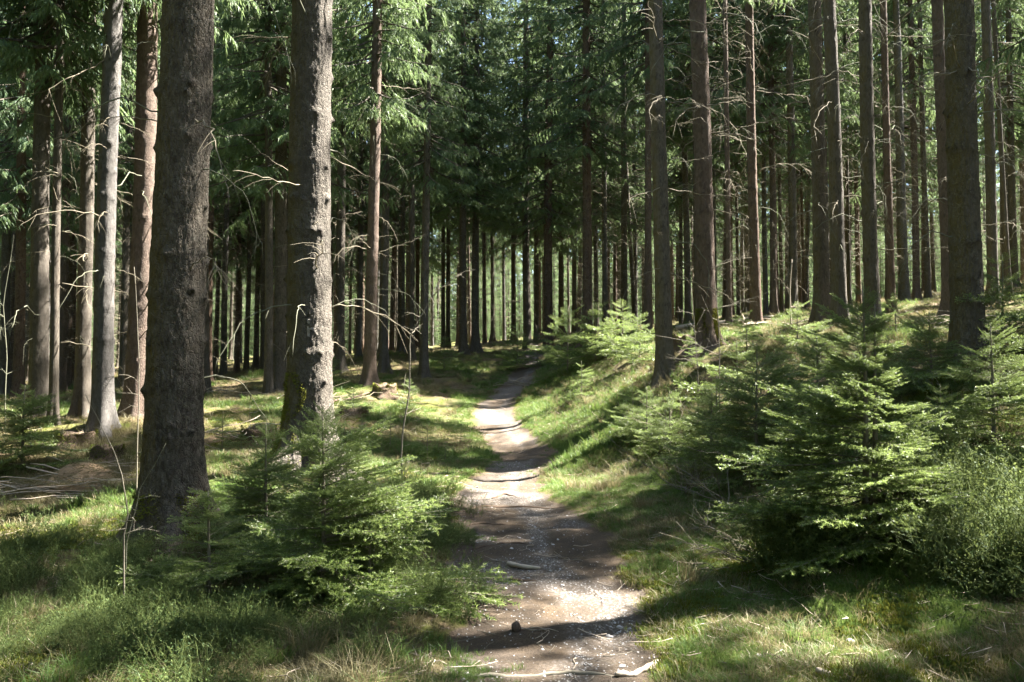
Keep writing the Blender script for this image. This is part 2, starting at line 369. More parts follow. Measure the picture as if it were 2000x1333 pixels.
def make_crown(seed, H=24.0, base=7.5, R=2.3, coarse=1.0, per=1.0, sparse=1.0):
    rg = np.random.default_rng(seed); wood = MB(); leaf = MB(); z = base
    Ps, Ds, Ls, Ws, Cs = [], [], [], [], []
    while z < H-.3:
        f = (z-base)/(H-base)
        nb = 5 if f < .8 else 4
        for k in range(nb+(rg.random() < .5)):
            az = rg.random()*2*PI
            if rg.random() < .12*sparse: continue
            L = (R*(1-f)**.75+.25)*rg.uniform(.6, 1.15)*(1 if f > .12 else .75+.4*rg.random())
            droop = (.55*(1-f)+.05)*rg.uniform(.6, 1.3)
            d = np.array([math.cos(az), math.sin(az), 0]); m = 8; u = np.linspace(0, 1, m)
            zz = z+rg.uniform(-.15, .15)
            pts = d[None]*(L*u)[:, None]+np.array([0, 0, zz])[None]; pts[:, 2] += L*(.25*f*u-droop*u**1.2+.30*droop*u**3)
            pts += np.cumsum(rg.normal(size=(m, 3))*.02, 0)
            wood.tube(pts[::2] if coarse > 1 else pts, np.linspace(.022+.008*L, .004, m)[::2] if coarse > 1 else np.linspace(.022+.008*L, .004, m), 3, .5, cap=False)
            side = np.array([-d[1], d[0], 0])
            nl = max(4, int(L*13*per/coarse)); 
            s = rg.uniform(.18, 1.0, nl); s[-1] = 1
            bp = np.stack([np.interp(s, u, pts[:, i]) for i in range(3)], 1)
            ll = (.55*(1-s*.55)+.08)*np.minimum(1, L/1.6)*rg.uniform(.5, 1.2, nl)
            sg = rg.choice([-1, 1], nl)
            ld = side[None]*(sg*.8)[:, None]+d[None]*rg.uniform(.3, .8, nl)[:, None]; ld[:, 2] -= rg.uniform(.35, 1.3, nl)*(1-.5*f)
            ld /= np.linalg.norm(ld, axis=1)[:, None]
            nb_ = 21 if coarse == 1 else 5
            for j in range(nb_):
                q = (j+.3)/nb_*ll
                p = bp+ld*q[:, None]; p[:, 2] -= (q**2)*.5
                dd = ld*.6+rg.normal(size=(nl, 3))*.45; dd[:, 2] -= 1.05*(1-f)+.1
                dd /= np.linalg.norm(dd, axis=1)[:, None]
                Ps.append(p); Ds.append(dd); Ls.append(rg.uniform(.06, .16, nl)*coarse**.9*1.1); Ws.append(rg.uniform(.013, .028, nl)*coarse**1.35); Cs.append(rg.random(nl)*.5+.35*(s > .75))
        z += rg.uniform(.22, .40)*coarse**.3
    P = np.concatenate(Ps); blades(P, np.concatenate(Ds), np.concatenate(Ls), np.concatenate(Ws), np.concatenate(Cs)*.8, np.concatenate(Cs)+.25, leaf, rg)
    v1, t1, q1, c1 = wood.arrays(); v2, t2, _, c2 = leaf.arrays()
    me = mesh('crown', np.r_[v1, v2], np.asarray(t2)+len(v1), q1, [NEEDLE, BARK], tint=np.r_[c1, c2], mi=np.r_[np.zeros(len(t2)), np.ones(len(q1))])
    return me, R
CROWNS = [make_crown(100+i, R=r, base=b_) for i, (r, b_) in enumerate([(1.85, 6.5), (1.6, 7.5), (2.0, 5.8), (1.7, 8.5), (1.9, 7.0), (2.2, 6.6), (1.9, 7.4), (2.4, 5.8), (1.15, 9.5), (1.2, 14.5)])]
CROWN_BASE = [6.5, 7.5, 5.8, 8.5, 7.0, 6.6, 7.4, 5.8, 9.5, 14.5]
print('crown tris', [len(c[0].polygons) for c in CROWNS])

def trunk_mesh(seed, r=.20, H=24.0, nseg=36, zs=None, disp=.010, flare=.9, mat=BARK, knots=True, lobes=5, curve=None, scales=False):
    rg = np.random.default_rng(seed)
    if zs is None: zs = np.r_[-.4, -.15, np.linspace(0, .8, 14), np.linspace(.95, 9, 230), np.linspace(10, H, 16)]
    th = np.arange(nseg)/nseg*2*PI; T, Zz = np.meshgrid(th, zs)
    taper = np.interp(Zz, [0, 1.3, H*.5, H*.85, H], [1.08, 1.0, .74, .28, .03])
    ph = rg.random()*6
    lob = 1+.45*np.cos(lobes*T+ph)+.35*np.cos((lobes-2)*T+ph*2)
    R = r*taper+r*flare*np.exp(-np.maximum(Zz, -.2)/.27)*.75*np.clip(lob, .25, 2)
    cx, cy = np.cos(T)*2.2, np.sin(T)*2.2
    o = seed*3.7
    sc = r/.2
    R = R+disp*sc*1.3*fbm(cx*1.2+o, cy*1.2, 3, Zz*1.1)+disp*.8*fbm(cx*5*sc+o, cy*5*sc, 3, Zz*9)
    KN = np.zeros_like(R)
    if scales:   # lifted bark scales
        w = fbm(cx*16+o, cy*16, 2, Zz*22); R = R+.0045*smooth(.05, .22, w)-.004*smooth(.1, .3, -w)
    if knots:
        z = 1.0
        while z < 9:
            for k in range(rg.integers(4, 8)):
                a = rg.random()*2*PI; zz = z+rg.normal()*.04
                da = np.angle(np.exp(1j*(T-a)))
                KN = np.maximum(KN, np.exp(-((da*r/.026)**2+((Zz-zz)/.021)**2))); R = R+r*.05*np.exp(-((da*r/.022)**2+((Zz-zz)/.022)**2))*(nseg > 40)+r*.06*np.exp(-((da*r/.05)**2+((Zz-zz)/.05)**2))
            R = R+r*.022*np.exp(-((Zz-z)/.09)**2); KN = np.maximum(KN, .35*np.exp(-((Zz-z)/.05)**2)*(vnoise(T*6, Zz*20) > -.1))
            z += rg.uniform(.38, .62)
    bx = .05*np.sin(Zz*.25+ph)*np.minimum(Zz, 4)/4; by = .05*np.cos(Zz*.21+ph*2)*np.minimum(Zz, 4)/4
    v = np.stack([R*np.cos(T)+bx, R*np.sin(T)+by, Zz], -1).reshape(-1, 3)
    m = len(zs); i = np.arange(m-1)[:, None]*nseg; j = np.arange(nseg)[None]; j2 = (j+1) % nseg
    q = np.stack([i+j, i+j2, i+nseg+j2, i+nseg+j], -1).reshape(-1, 4)
    return mesh('trunk', v, quads=q, mats=[mat], smooth_=True, attrs={'knot': KN.ravel()})
TRUNKS = [trunk_mesh(i+1, mat=[BARK, BARK, BARK_RED, BARK, BARK_GREY, BARK_RED][i], flare=[.8, 1.1, .9, 1.3, .8, 1.2][i]) for i in range(6)]

def branch_curve(rg, L, m=13, up=.25, droop=.9, wig=.014):
    u = np.linspace(0, 1, m); x = L*u*(1-.25*u*droop); z = L*(up*u-droop*u**2*.8)
    p = np.stack([x, np.zeros(m), z], 1); p[1:] += np.cumsum(rg.normal(size=(m-1, 3))*wig*L, 0)
    return p
def dead_branch(seed, L=1.1, droop=.8, up=.3, twigs=5, r=.0065, mb=None, k=4, M=None):
    rg = np.random.default_rng(seed); b = mb or MB(); p = branch_curve(rg, L, up=up, droop=droop)
    tf = (lambda q: q) if M is None else (lambda q: q@M[:3, :3].T+M[:3, 3])
    b.tube(tf(p), np.linspace(r, r*.3, len(p)), k, .5)
    for i in range(twigs):
        s = rg.uniform(.25, .95); i0 = min(int(s*(len(p)-1)), len(p)-2); d = unit(p[i0+1]-p[i0])
        sd = unit(d+np.array([0, rg.choice([-1, 1])*rg.uniform(.5, 1), rg.uniform(-.6, .2)])); l = L*.3*rg.uniform(.4, 1)
        q = p[i0]+sd[None]*(np.linspace(0, l, 4))[:, None]; q[:, 2] -= np.linspace(0, 1, 4)**2*l*.35
        b.tube(tf(q), np.linspace(r*.4, r*.15, 4), 3, .5, cap=False)
    return b
DEADB = []
for i, (dr, up, tw) in enumerate([(.9, .35, 4), (.3, .1, 6), (1.1, .6, 3), (.6, -.1, 5), (-.1, .05, 4), (.8, .2, 8), (1.2, .3, 2)]):
    DEADB.append(dead_branch(300+i, 1.0, dr, up, tw).build('dead_branch', [DEADG if i in (0, 2, 6) else DEADW]))
def dead_set(seed, lo=1.2, hi=9.0):
    rg = np.random.default_rng(seed); b = MB(); z = lo
    while z < hi:
        for k in range(rg.integers(5, 9)):
            a = rg.random()*2*PI; s = rg.uniform(.5, 1.5)*(.6+.4*min(1, z/5))
            M = (Matrix.Translation((0, 0, z+rg.normal()*.08)) @ Matrix.Rotation(a, 4, 'Z') @ Matrix.Rotation(rg.normal()*.25, 4, 'Y') @ Matrix.Translation((.1, 0, 0)) @ Matrix.Scale(s, 4))
            dead_branch(int(rg.integers(1e6)), 1.0, rg.uniform(-.1, 1.1), rg.uniform(-.1, .5), 3, r=.009, mb=b, k=3, M=np.array(M))
        z += rg.uniform(.3, .55)
    return b.build('dead_branches', [DEADW])
DEADS = [dead_set(400+i) for i in range(4)]

# spots of the glade that the sun reaches, and spots that lie in shade
lit_px = [(1090,1190),(1180,1198),(1130,1128),(1250,1125),(1260,1165),(1350,1195),(1230,912),(1110,932),(980,958),(900,790),(860,775),(1000,800),(1100,762),(1180,735),(950,825),(1060,800),
 (150,930),(90,945),(210,950),(450,910),(540,900),(430,748),(490,750),(450,780),(1850,1190),(1550,655),(1450,660),(1300,1090),(1250,990)]
LIT = [ground_pt(*p) for p in lit_px]
s1 = at(1690, 1050, 5.95)
LIT += [s1+np.array([0, 0, h]) for h in (.4, .8, 1.2, 1.6)]+[s1+np.array([.5, 0, .5]), s1+np.array([-.5, 0, .7])]
t1 = at(335, 1040, 7.5); LIT += [t1+np.array([.36, 0, h]) for h in (.2, .45, .7)]+[s1+np.array([dx, dy, h]) for dx, dy, h in ((.6, -.3, .5), (-.6, -.2, .5), (.3, -.3, 1.0), (-.3, -.3, 1.1), (0, 0, 1.9), (.4, .2, 1.3))]
LIT = np.array(LIT)
shade_px = [(1080,1290),(1000,1245),(1150,1255),(1060,1040),(1000,1060),(1350,1050),(1450,1060),(1040,885),(1250,850),(1300,930),(100,1100),(250,1150),(100,1250),(350,1230),(500,1150),(650,1100),(1500,1290),(1750,1290),(1900,1280),(1600,1230),
 (1400,1250),(700,1180),(1400,820),(1480,860),(1300,790),(1250,760),(900,1000),(880,900),(1000,740),(750,830),(850,740),(600,1000),(1800,1100),(1500,940)]
SH = np.array([ground_pt(*p) for p in shade_px]+[t1+np.array([.38, 0, h]) for h in (1.8, 2.5, 3.2)]+[at(600, 890, 10)+np.array([.38, 0, h]) for h in (1, 2, 3, 4)]+[at(628, 1190, 5.5)+np.array([q, 0, h]) for q, h in ((0, .3), (0, .8), (0, 1.2), (.4, .4), (-.4, .4))])
hs_ = np.arange(6.0, 23.5, .5)
def rays(P):
    t = (hs_[None, :]-P[:, 2:3])/SUN[2]; return P[:, None, :2]+t[..., None]*SUN[None, None, :2], hs_
LR, SR = rays(LIT), rays(SH)
def cover(RY, x, y, zb, hs, v, k=1.0):
    pts, h = RY; b_ = CROWN_BASE[v]; f = np.clip(((h-zb)/hs-b_)/(24-b_), 0, 1); ok = ((h-zb)/hs > b_-1) & ((h-zb)/hs < 24)
    rad = (CROWNS[v][1]*(1-f)**.75+.15)*k*hs
    return ((np.hypot(pts[..., 0]-x, pts[..., 1]-y) < rad[None]) & ok[None]).any(1)

# ------------------------------------------------------------------ trees seen one by one
def pixx(px, Y): return (px-1000)/FPX*Y   # near the horizon
def lean_of(pxb, pyb, pxt, Y):
    a = at(pxb, pyb, Y); b = at(pxt, 0, Y); return math.atan2(b[0]-a[0], b[2]-a[2])
TREES = []   # (x, y, scale, crown variant) for the light plan
def add_tree(name, x, y, r, lean=0., leany=0., seed=0, trunk=None, crown=True, hs=1.0, dead='set', ndead=0, label='', group=None, crownrot=None, cat='tree', cv=None, deadlist=None):
    rg = np.random.default_rng(1000+seed); z = hz(x, y)
    e = obj(name, None, loc=(x, y, z-.03), rot=(leany, lean, 0), label=label, cat=cat, group=group)
    e.empty_display_size = .5
    if trunk is None:
        i = seed % 6; obj('trunk', TRUNKS[i], e, rot=(0, 0, rg.random()*6), scl=(r/.2, r/.2, hs))
    else: obj('trunk', trunk, e)
    if cv is None:
        cn = {q: cover(LR, x, y, z, hs, q).sum()+(.5 if q == 8 else 0) for q in (0, 1, 2, 3, 4, 8)}
        v = min(cn, key=lambda q: (cn[q], (q+seed) % 5))
    else: v = cv
    if crown: obj('crown', CROWNS[v][0], e, rot=(0, 0, rg.random()*6.28), scl=(hs*rg.uniform(.9, 1.1), hs*rg.uniform(.9, 1.1), hs))
    if dead == 'set':
        d = obj('dead_branches', DEADS[seed % 4], e, rot=(0, 0, rg.random()*6), scl=(1, 1, hs)); d['kind'] = 'stuff'
    for k in range(int(ndead*(1.8 if x < 2 else 2.6))):
        zz = rg.uniform(1.3, 8.5) if k % 3 else rg.uniform(3, 8.5)
        zz = round(zz/.5)*.5+rg.normal()*.05
        a = rg.random()*2*PI; rr = r*np.interp(zz, [0, 1.3, 12], [1.08, 1, .74])*.85
        s = rg.uniform(.4, 1.7); i = int(rg.integers(len(DEADB)))
        obj('dead_branch', DEADB[i], e, loc=(rr*math.cos(a)+.04, rr*math.sin(a), zz), rot=(rg.normal()*.2, rg.normal()*.25, a), scl=s)
    TREES.append((x, y, hs, v if crown else -1))
    return e

# (base px, base py, top px, width px, depth, bare branches, name/label)
spec = [
 (200,832,221,37,13.0,14,'grey spruce trunk with olive algae on its left side beside the scaly front trunk',4),
 (105,815,119,16,14.0,26,'slim pale spruce trunk with long curling bare branches near the left edge',1),
 (75,812,92,32,14.5,12,'dark spruce trunk just left of the slim pale trunk',0),
 (160,818,172,27,15.0,16,'dark spruce trunk with a sunlit right edge between two grey trunks',3),
 (266,822,287,42,14.0,18,'reddish brown spruce trunk half hidden behind the scaly front trunk',2),
 (35,780,46,19,22.0,12,'dark spruce trunk nearest the left edge, its foot lit by sun',5),
 (722,745,735,23,20.5,18,'tall straight brown spruce trunk first to the right of the trunk marked R',5),
 (750,722,752,16,26.0,12,'dark spruce trunk standing close behind the tall brown one by the path',3),
 (828,728,836,16,25.5,14,'slender dark spruce trunk nearest the left side of the footpath',0),
 (803,705,804,13,31.0,12,'sunlit pale spruce trunk left of the slender dark one by the path',1),
 (400,773,398,18,24.0,10,'brightly sunlit spruce trunk peeping out right of the scaly front trunk',1),
 (524,780,524,16,21.0,8,'dark thin spruce trunk, left one of the close pair before the trunk marked R',0),
 (545,780,549,24,21.5,12,'brown spruce trunk, right one of the close pair before the trunk marked R',3),
 (1298,704,1284,31,14.0,16,'dark straight spruce trunk standing on the bank first right of the path',0),
 (1380,683,1362,36,14.6,24,'spruce trunk with bright yellow green moss on its foot on the right bank',5),
 (1478,640,1464,19,20.0,14,'dark brown spruce trunk behind the mossy footed one on the bank',2),
 (1605,636,1588,27,16.0,12,'dark spruce trunk touching the sunlit trunk at its right',3),
 (1640,640,1618,26,15.2,26,'spruce trunk with a bright sunlit right edge and flared dark foot',1),
 (1705,652,1690,27,14.5,18,'dark spruce trunk rising behind the tip of the large young spruce',0),
 (1742,610,1727,14,21.0,12,'thin reddish spruce trunk with lit right edge behind the young spruce tip',2),
 (1855,625,1833,24,17.0,14,'dark spruce trunk close on the left of the thick right hand trunk',5),
 (1940,598,1924,19,19.0,16,'spruce trunk with sunlit edge close on the right of the thick right hand trunk',3),
 (1972,590,1940,9,19.5,16,'thin leaning sunlit spruce stem nearest the right edge',1),
]
for i, (pb, pyb, pt, w, Yd, nd, lab, tv) in enumerate(spec):
    p = at(pb, pyb, Yd); r = w/FPX*Yd/2; sd = 6*(i+3)+tv
    add_tree('spruce_tree', p[0], p[1], r, lean=lean_of(pb, pyb, pt, Yd), seed=sd, dead=None, ndead=nd, label=lab, group='spruce trees of the forest', hs=1.0+.04*((i*7) % 5-2))

# three big front trunks with modelled bark
def big_tree(px, py, pt, w, Yd, zs_fine, nseg, seed, lab, nd, algae_mat, flare=.8):
    p = at(px, py, Yd); r = w/FPX*Yd/2
    zs = np.r_[-.5, -.3, np.arange(-.15, zs_fine[0], zs_fine[1]), np.linspace(zs_fine[0]+.1, 24, 30)]
    tm = trunk_mesh(seed, r=r, nseg=nseg, zs=zs, disp=.006, scales=True, flare=flare, mat=algae_mat)
    return add_tree('spruce_tree', p[0], p[1], r, lean=lean_of(px, py, pt, Yd), seed=seed, trunk=tm, dead=None, ndead=nd, label=lab, group='spruce trees of the forest'), r
T1, r1 = big_tree(335,1040,358,104,7.5,(5.4,.011),150,51,'thick spruce trunk with flaking scaly bark and flared lichened foot, left foreground',8,BARK_NEAR,1.25)
T2, r2 = big_tree(603,890,618,84,10.0,(6.8,.017),120,52,'thick spruce trunk marked with a faded painted letter R',26,BARK_NEAR,1.3)
T3, r3 = big_tree(1893,690,1868,55,9.5,(6.8,.018),100,53,'thick brown spruce trunk with rows of knots behind the right hand bushes',22,BARK_NEAR,.6)

# smaller trunks further back that can be told apart
mid = [(133,760,12,30),(240,765,14,26),(437,735,11,33),(463,730,9,36),(481,726,9,35),(500,726,9,38),(512,728,8,40),(664,712,17,27),(700,700,11,34),(815,700,8,38),
 (905,682,14,33),(928,682,14,34),(947,680,7,45),(962,676,7,46),(985,672,6,48),(1003,672,9,42),(1030,668,14,36),(1048,668,10,40),(1072,665,17,34),(1096,662,10,44),(1122,662,9,46),(1146,655,18,28),
 (1166,658,8,40),(1185,655,8,36),(1202,650,7,42),(1219,650,12,33),(1241,648,8,42),(1266,650,13,25.5),(1331,650,7,36),(1345,650,12,30),(1425,645,10,22.5),(1443,640,6,36),(1497,632,9,30),(1512,630,12,27),(1528,630,7,36),
 (1550,620,15,26),(1572,622,6,40),(1660,612,7,33),(1770,602,17,25),(1792,598,12,27),(1815,600,10,27),(1985,572,13,26),(20,770,9,34),(55,770,8,40),(90,765,10,38),(215,755,9,40),(420,740,8,37),(575,740,9,38),(765,705,9,36),(875,690,8,40),(1398,648,8,33),(1680,618,8,36)]
LM = [(35,'dark trunk nearest the left edge'),(105,'slim pale trunk at the left'),(160,'lit edged trunk at the left'),(200,'grey algae stained trunk'),(335,'thick scaly front trunk'),(400,'bright trunk beside the scaly one'),(545,'close pair of trunks'),
 (603,'thick trunk marked R'),(722,'tall brown trunk'),(750,'dark trunk behind the tall brown one'),(828,'slender dark trunk by the path'),(1298,'straight dark trunk on the bank'),(1380,'mossy footed trunk'),(1478,'dark brown trunk past the mossy one'),(1640,'bright edged flared trunk'),
 (1705,'dark trunk behind the young spruce tip'),(1742,'thin reddish trunk'),(1893,'thick right hand trunk'),(1972,'thin leaning stem at the right')]
ORD = ['first', 'second', 'third', 'fourth', 'fifth', 'sixth', 'seventh', 'eighth', 'ninth', 'tenth', 'eleventh']
def mid_label(px):
    L_ = [l for l in LM if l[0] <= px]; R_ = [l for l in LM if l[0] > px]
    if L_ and L_[-1][0] == 828 and px > 1060 or not L_:
        a_ = R_[0]; k_ = sorted([m[0] for m in mid if px <= m[0] < a_[0]], reverse=True).index(px); sd_ = 'left'
    else:
        a_ = L_[-1]; k_ = sorted([m[0] for m in mid if a_[0] <= m[0] <= px]).index(px); sd_ = 'right'
    return '%s slim far trunk %s of the %s' % (ORD[k_], sd_, a_[1])
for i, (px, py, w, Yd) in enumerate(mid):
    x = pixx(px, Yd); side = 'left of the path' if px < 1000 else 'right of the path'
    add_tree('spruce_tree', x, Yd, w/FPX*Yd/2*1.05, lean=-.012*(px-1000)/1000+rng.normal()*.006, seed=200+i, label=mid_label(px),
             group='slim spruces %s' % side, hs=.72 if px in (1770, 1985) else .95+rng.random()*.15, cv=(5+i % 3) if Yd > 37 else None)

# ------------------------------------------------------------------ light plan: which ground spots the sun reaches
SH = np.r_[SH, SH[-5:], SH[-5:], [t1+np.array([.38, -.05, h]) for h in (1.3, 1.6, 1.9, 2.2, 2.5, 2.8, 3.1, 3.4, 3.7, 4.0)], [ground_pt(*p) for p in ((60, 1180), (160, 1230), (300, 1120), (700, 1250), (620, 1230), (750, 1130))]]
SH = np.r_[SH, [at(628, 1190, 5.5)+np.array(q) for q in ((.7, 0, .3), (-.8, 0, .3), (.3, -.2, .7), (-.3, -.2, .7), (.15, 0, 1.3), (0, -.5, .3), (.9, 0, .35), (.5, -.3, .5))],
    [ground_pt(*p) for p in ((40, 1060), (180, 1060), (50, 1300), (200, 1300), (400, 1120), (450, 1280), (560, 1260), (850, 1230), (850, 1150))]]
SR = rays(SH)
shaded = np.zeros(len(SH), bool)
for (x, y, hs, v) in TREES:
    if v >= 0: shaded |= cover(SR, x, y, hz(x, y), hs, v)
placed = [(x, y) for x, y, _, _ in TREES]
def ok_space(x, y, dmin): return all((x-a)**2+(y-b)**2 > dmin*dmin for a, b in placed)
# unseen spruces added just outside the frame to shade the glade
cand = []
for _ in range(5200):
    y = rng.uniform(-9, 34); edge = max(.64*max(y, 0), 0)
    x = rng.uniform(edge+2.2, edge+26) if rng.random() < .8 else -rng.uniform(edge+2.5, edge+10)
    cand.append((x, y, rng.uniform(.6, 1.1), int(rng.choice([0, 1, 2, 3, 4, 8, 8]))))
zc = height(np.array([c[0] for c in cand]), np.array([c[1] for c in cand]))
cl = [cover(LR, c[0], c[1], z, c[2], c[3]).sum() for c, z in zip(cand, zc)]
cs = [cover(SR, c[0], c[1], z, c[2], c[3], .85) for c, z in zip(cand, zc)]
nout = 0
for it in range(62):
    best, bi = -1e9, None
    for i, c in enumerate(cand):
        if cl[i] > 0: continue
        sc = (cs[i] & ~shaded).sum()*1.0+.15*cs[i].sum()
        if sc > best and ok_space(c[0], c[1], 2.6): best, bi = sc, i
    if bi is None: break
    c = cand[bi]; shaded |= cs[bi]; placed.append((c[0], c[1])); cl[bi] = 99
    add_tree('spruce_tree', c[0], c[1], rng.uniform(.15, .24), seed=600+it, hs=c[2], cv=c[3], label='unseen spruce added beside the view so that its crown shades the glade', group='spruces beside the view')
    nout += 1
print('outside trees', nout, 'shade points covered', shaded.sum(), len(SH))
LS = [(35, 'left edge trunk'), (105, 'slim pale trunk'), (200, 'grey algae stained trunk'), (335, 'thick scaly trunk'), (545, 'close trunk pair'), (603, 'trunk marked R'), (722, 'tall brown trunk'), (828, 'slender path side trunk'),
 (1298, 'straight bank trunk'), (1380, 'mossy footed trunk'), (1478, 'dark brown trunk'), (1640, 'bright edged flared trunk'), (1742, 'thin reddish trunk'), (1893, 'thick right hand trunk'), (1972, 'thin leaning stem')]
def far_label(x, y):
    px = 1000+x/y*FPX; L_ = [l for l in LS if l[0] <= px]; R_ = [l for l in LS if l[0] > px]
    if not L_: return 'slim spruce far back, further left than the '+R_[0][1]
    if not R_: return 'slim spruce far back, further right than the '+L_[-1][1]
    if L_[-1][0] == 828: return 'slim spruce far back in the dark ranks '+('left of the path end' if px < 1020 else 'right of the path end')
    return 'slim spruce far back, between the %s and the %s' % (L_[-1][1], R_[0][1])
# ranks behind, with made-up gaps along the sun direction to let light in
SUN_LANES = [(16.9, 21.0), (25.5, 28.6), (34, 38), (43.5, 48), (54, 59), (66, 90)]
def in_sun_lane(x, y, m):
    w = -math.cos(SUN_AZ)*x+math.sin(SUN_AZ)*y; return any(a-m < w < b+m for a, b in SUN_LANES)
n = 0
for _ in range(14000):
    if n >= 165: break
    y = 26+(64-26)*rng.random()**.75; x = rng.uniform(-.72, .72)*y
    if abs(x-path_c(y)) < 1.5 and y < 50 or abs(x+.0096*y) < 2.3: continue
    if not ok_space(x, y, 2.2 if y < 50 else 2.5): continue
    if in_sun_lane(x, y, 1.5 if y > 30 else .9): continue
    hs = rng.uniform(.9, 1.15); v = int(rng.choice([0, 1, 3, 8, 9])) if rng.random() < .45 else 5+int(rng.integers(3))
    if cover(LR, x, y, hz(x, y), hs, v).any(): continue
    placed.append((x, y)); side = 'left of the path' if x < path_c(y) else 'right of the path'
    add_tree('spruce_tree', x, y, rng.uniform(.09, .19), lean=rng.normal()*.012, leany=rng.normal()*.012, seed=800+n, hs=hs, cv=v,
             label=far_label(x, y), group='far spruces '+side); n += 1
print('far trees', n)
m_ = 0
for _ in range(6000):
    if m_ >= 75: break
    y = 24+(75-24)*rng.random()**.8; x = rng.uniform(-.68, .68)*y
    if abs(x-path_c(y)) < 1.6 or not ok_space(x, y, 1.5): continue
    placed.append((x, y)); side = 'left of the path' if x < path_c(y) else 'right of the path'
    add_tree('spruce_tree', x, y, rng.uniform(.06, .12), lean=rng.normal()*.02, leany=rng.normal()*.02, seed=1200+m_, hs=rng.uniform(.8, 1.0), cv=9, label=far_label(x, y).replace('slim spruce', 'very thin spruce'), group='thin far spruces '+side); m_ += 1
print('thin', m_)

# thin out: a crown that really stands between the sun and a sunlit spot is dropped, or exchanged for a slim one
def thin(rounds=4):
    rg = np.random.default_rng(3); SV = Vector(SUN)
    for rd in range(rounds):
        bpy.context.view_layer.update(); dg_ = bpy.context.evaluated_depsgraph_get(); hits = {}
        for p in LIT:
            for k in range(8):
                q = Vector(p)+Vector(rg.normal(size=3)*.07)+Vector((0, 0, .25)); n_ = 0
                while n_ < 12:
                    h_ = S.ray_cast(dg_, q, SV)
                    if not h_[0]: break
                    o_ = h_[4].original if h_[4] else None
                    if o_ and o_.parent and (o_.name.startswith('crown') or o_.parent.get('group', '').startswith('spruces beside')): d_ = hits.setdefault(o_.name, {}); d_[tuple(p)] = d_.get(tuple(p), 0)+1
                    q = h_[1]+SV*.25; n_ += 1
        c_ = 0
        for nm, st in hits.items():
            o_ = bpy.data.objects.get(nm)
            if o_ is None or max(st.values()) < 3: continue
            t_ = o_.parent
            if t_ is None: continue
            far = t_.get('group', '').startswith(('far', 'spruces beside'))
            if far:
                for ch in list(t_.children): bpy.data.objects.remove(ch)
                bpy.data.objects.remove(t_)
            elif o_.data == CROWNS[8][0] and t_.location.y < 46: o_.data = CROWNS[9][0]
            elif o_.data not in (CROWNS[8][0], CROWNS[9][0]): o_.data = CROWNS[8][0]
            else: o_.rotation_euler.z = rg.random()*6.28
            c_ += 1
        print('thinned', c_)
        if not c_: break
thin()
bpy.context.view_layer.update(); dg_ = bpy.context.evaluated_depsgraph_get()
lit_now = [sum(not S.ray_cast(dg_, Vector(p)+Vector((dx, 0, .25)), Vector(SUN))[0] for dx in (-.1, 0, .1)) >= 2 for p in SH]
open_ = np.array(lit_now); print('shade spots still in sun', open_.sum()); placed = [(o.location.x, o.location.y) for o in bpy.data.objects if o.name.startswith('spruce_tree')]
cand = []  # further unseen trees, added where shade spots still catch the sun
for p in SH[open_]:
    for _ in range(70):
        h_ = rng.uniform(8, 22); t_ = (h_-p[2])/SUN[2]; x, y = p[0]+t_*SUN[0]+rng.normal()*.7, p[1]+t_*SUN[1]+rng.normal()*.7
        if x > .64*max(y, 0)+1.9: cand.append((x, y, rng.uniform(.6, 1.1), int(rng.choice([0, 1, 2, 3, 4, 5, 6, 7, 8, 8]))))
zc = height(np.array([c[0] for c in cand]), np.array([c[1] for c in cand]))
wl = np.ones(len(LIT)); wl[:3] = 2.5; wl[len(lit_px):] = 2.5
cl = [(cover(LR, c[0], c[1], z, c[2], c[3], .82)*wl).sum() for c, z in zip(cand, zc)]
cs = [cover(SR, c[0], c[1], z, c[2], c[3], .85) for c, z in zip(cand, zc)]
for it in range(60):
    best, bi = 0, None
    for i, c in enumerate(cand):
        sc = (cs[i] & open_).sum()-1.1*cl[i]
        if sc > best and ok_space(c[0], c[1], 1.1): best, bi = sc, i
    if bi is None: break
    c = cand[bi]; open_ &= ~cs[bi]; placed.append((c[0], c[1])); cl[bi] = 99
    add_tree('spruce_tree', c[0], c[1], rng.uniform(.12, .2), seed=700+it, hs=c[2], cv=c[3], label='unseen spruce added beside the view so that its crown shades the glade', group='spruces beside the view')
print('left in sun', open_.sum())
# the forest beyond and an added unseen ring for shade, one mass
def far_tree(seed):
    rg = np.random.default_rng(seed); cm, _ = make_crown(seed, R=2.7, base=1.6, coarse=2.4, per=1.2)
    b = MB(); b.tube([[0, 0, -.5], [0, 0, 8], [0, 0, 16], [0, 0, 24]], [.2, .15, .1, .02], 7, .5)
    v, t_, q, c = b.arrays(); n0 = len(cm.vertices)
    co = np.zeros(n0*3, np.float32); cm.vertices.foreach_get('co', co)
    tr = np.array([p.vertices[:] for p in cm.polygons if len(p.vertices) == 3]); qd = np.array([p.vertices[:] for p in cm.polygons if len(p.vertices) == 4]).reshape(-1, 4)
    tn = np.zeros(n0, np.float32); cm.attributes['tint'].data.foreach_get('value', tn)
    return mesh('far_tree', np.r_[co.reshape(-1, 3), v], np.r_[tr, np.asarray(t_)+n0], np.r_[qd, q+n0], [NEEDLE, BARK], tint=np.r_[tn, c],
                mi=np.r_[np.zeros(len(tr)), np.ones(len(t_)), np.ones(len(qd)+len(q))])
FT = [far_tree(71), far_tree(72)]
FP = []
for _ in range(3000):
    if len(FP) >= 470: break
    y = rng.uniform(90, 175); x = rng.uniform(-.85, .85)*y+rng.normal()*3
    if y < 96 and abs(x+.0096*y) < 3: continue
    if all((x-a)**2+(y-b)**2 > 9 for a, b in FP): FP.append((x, y))
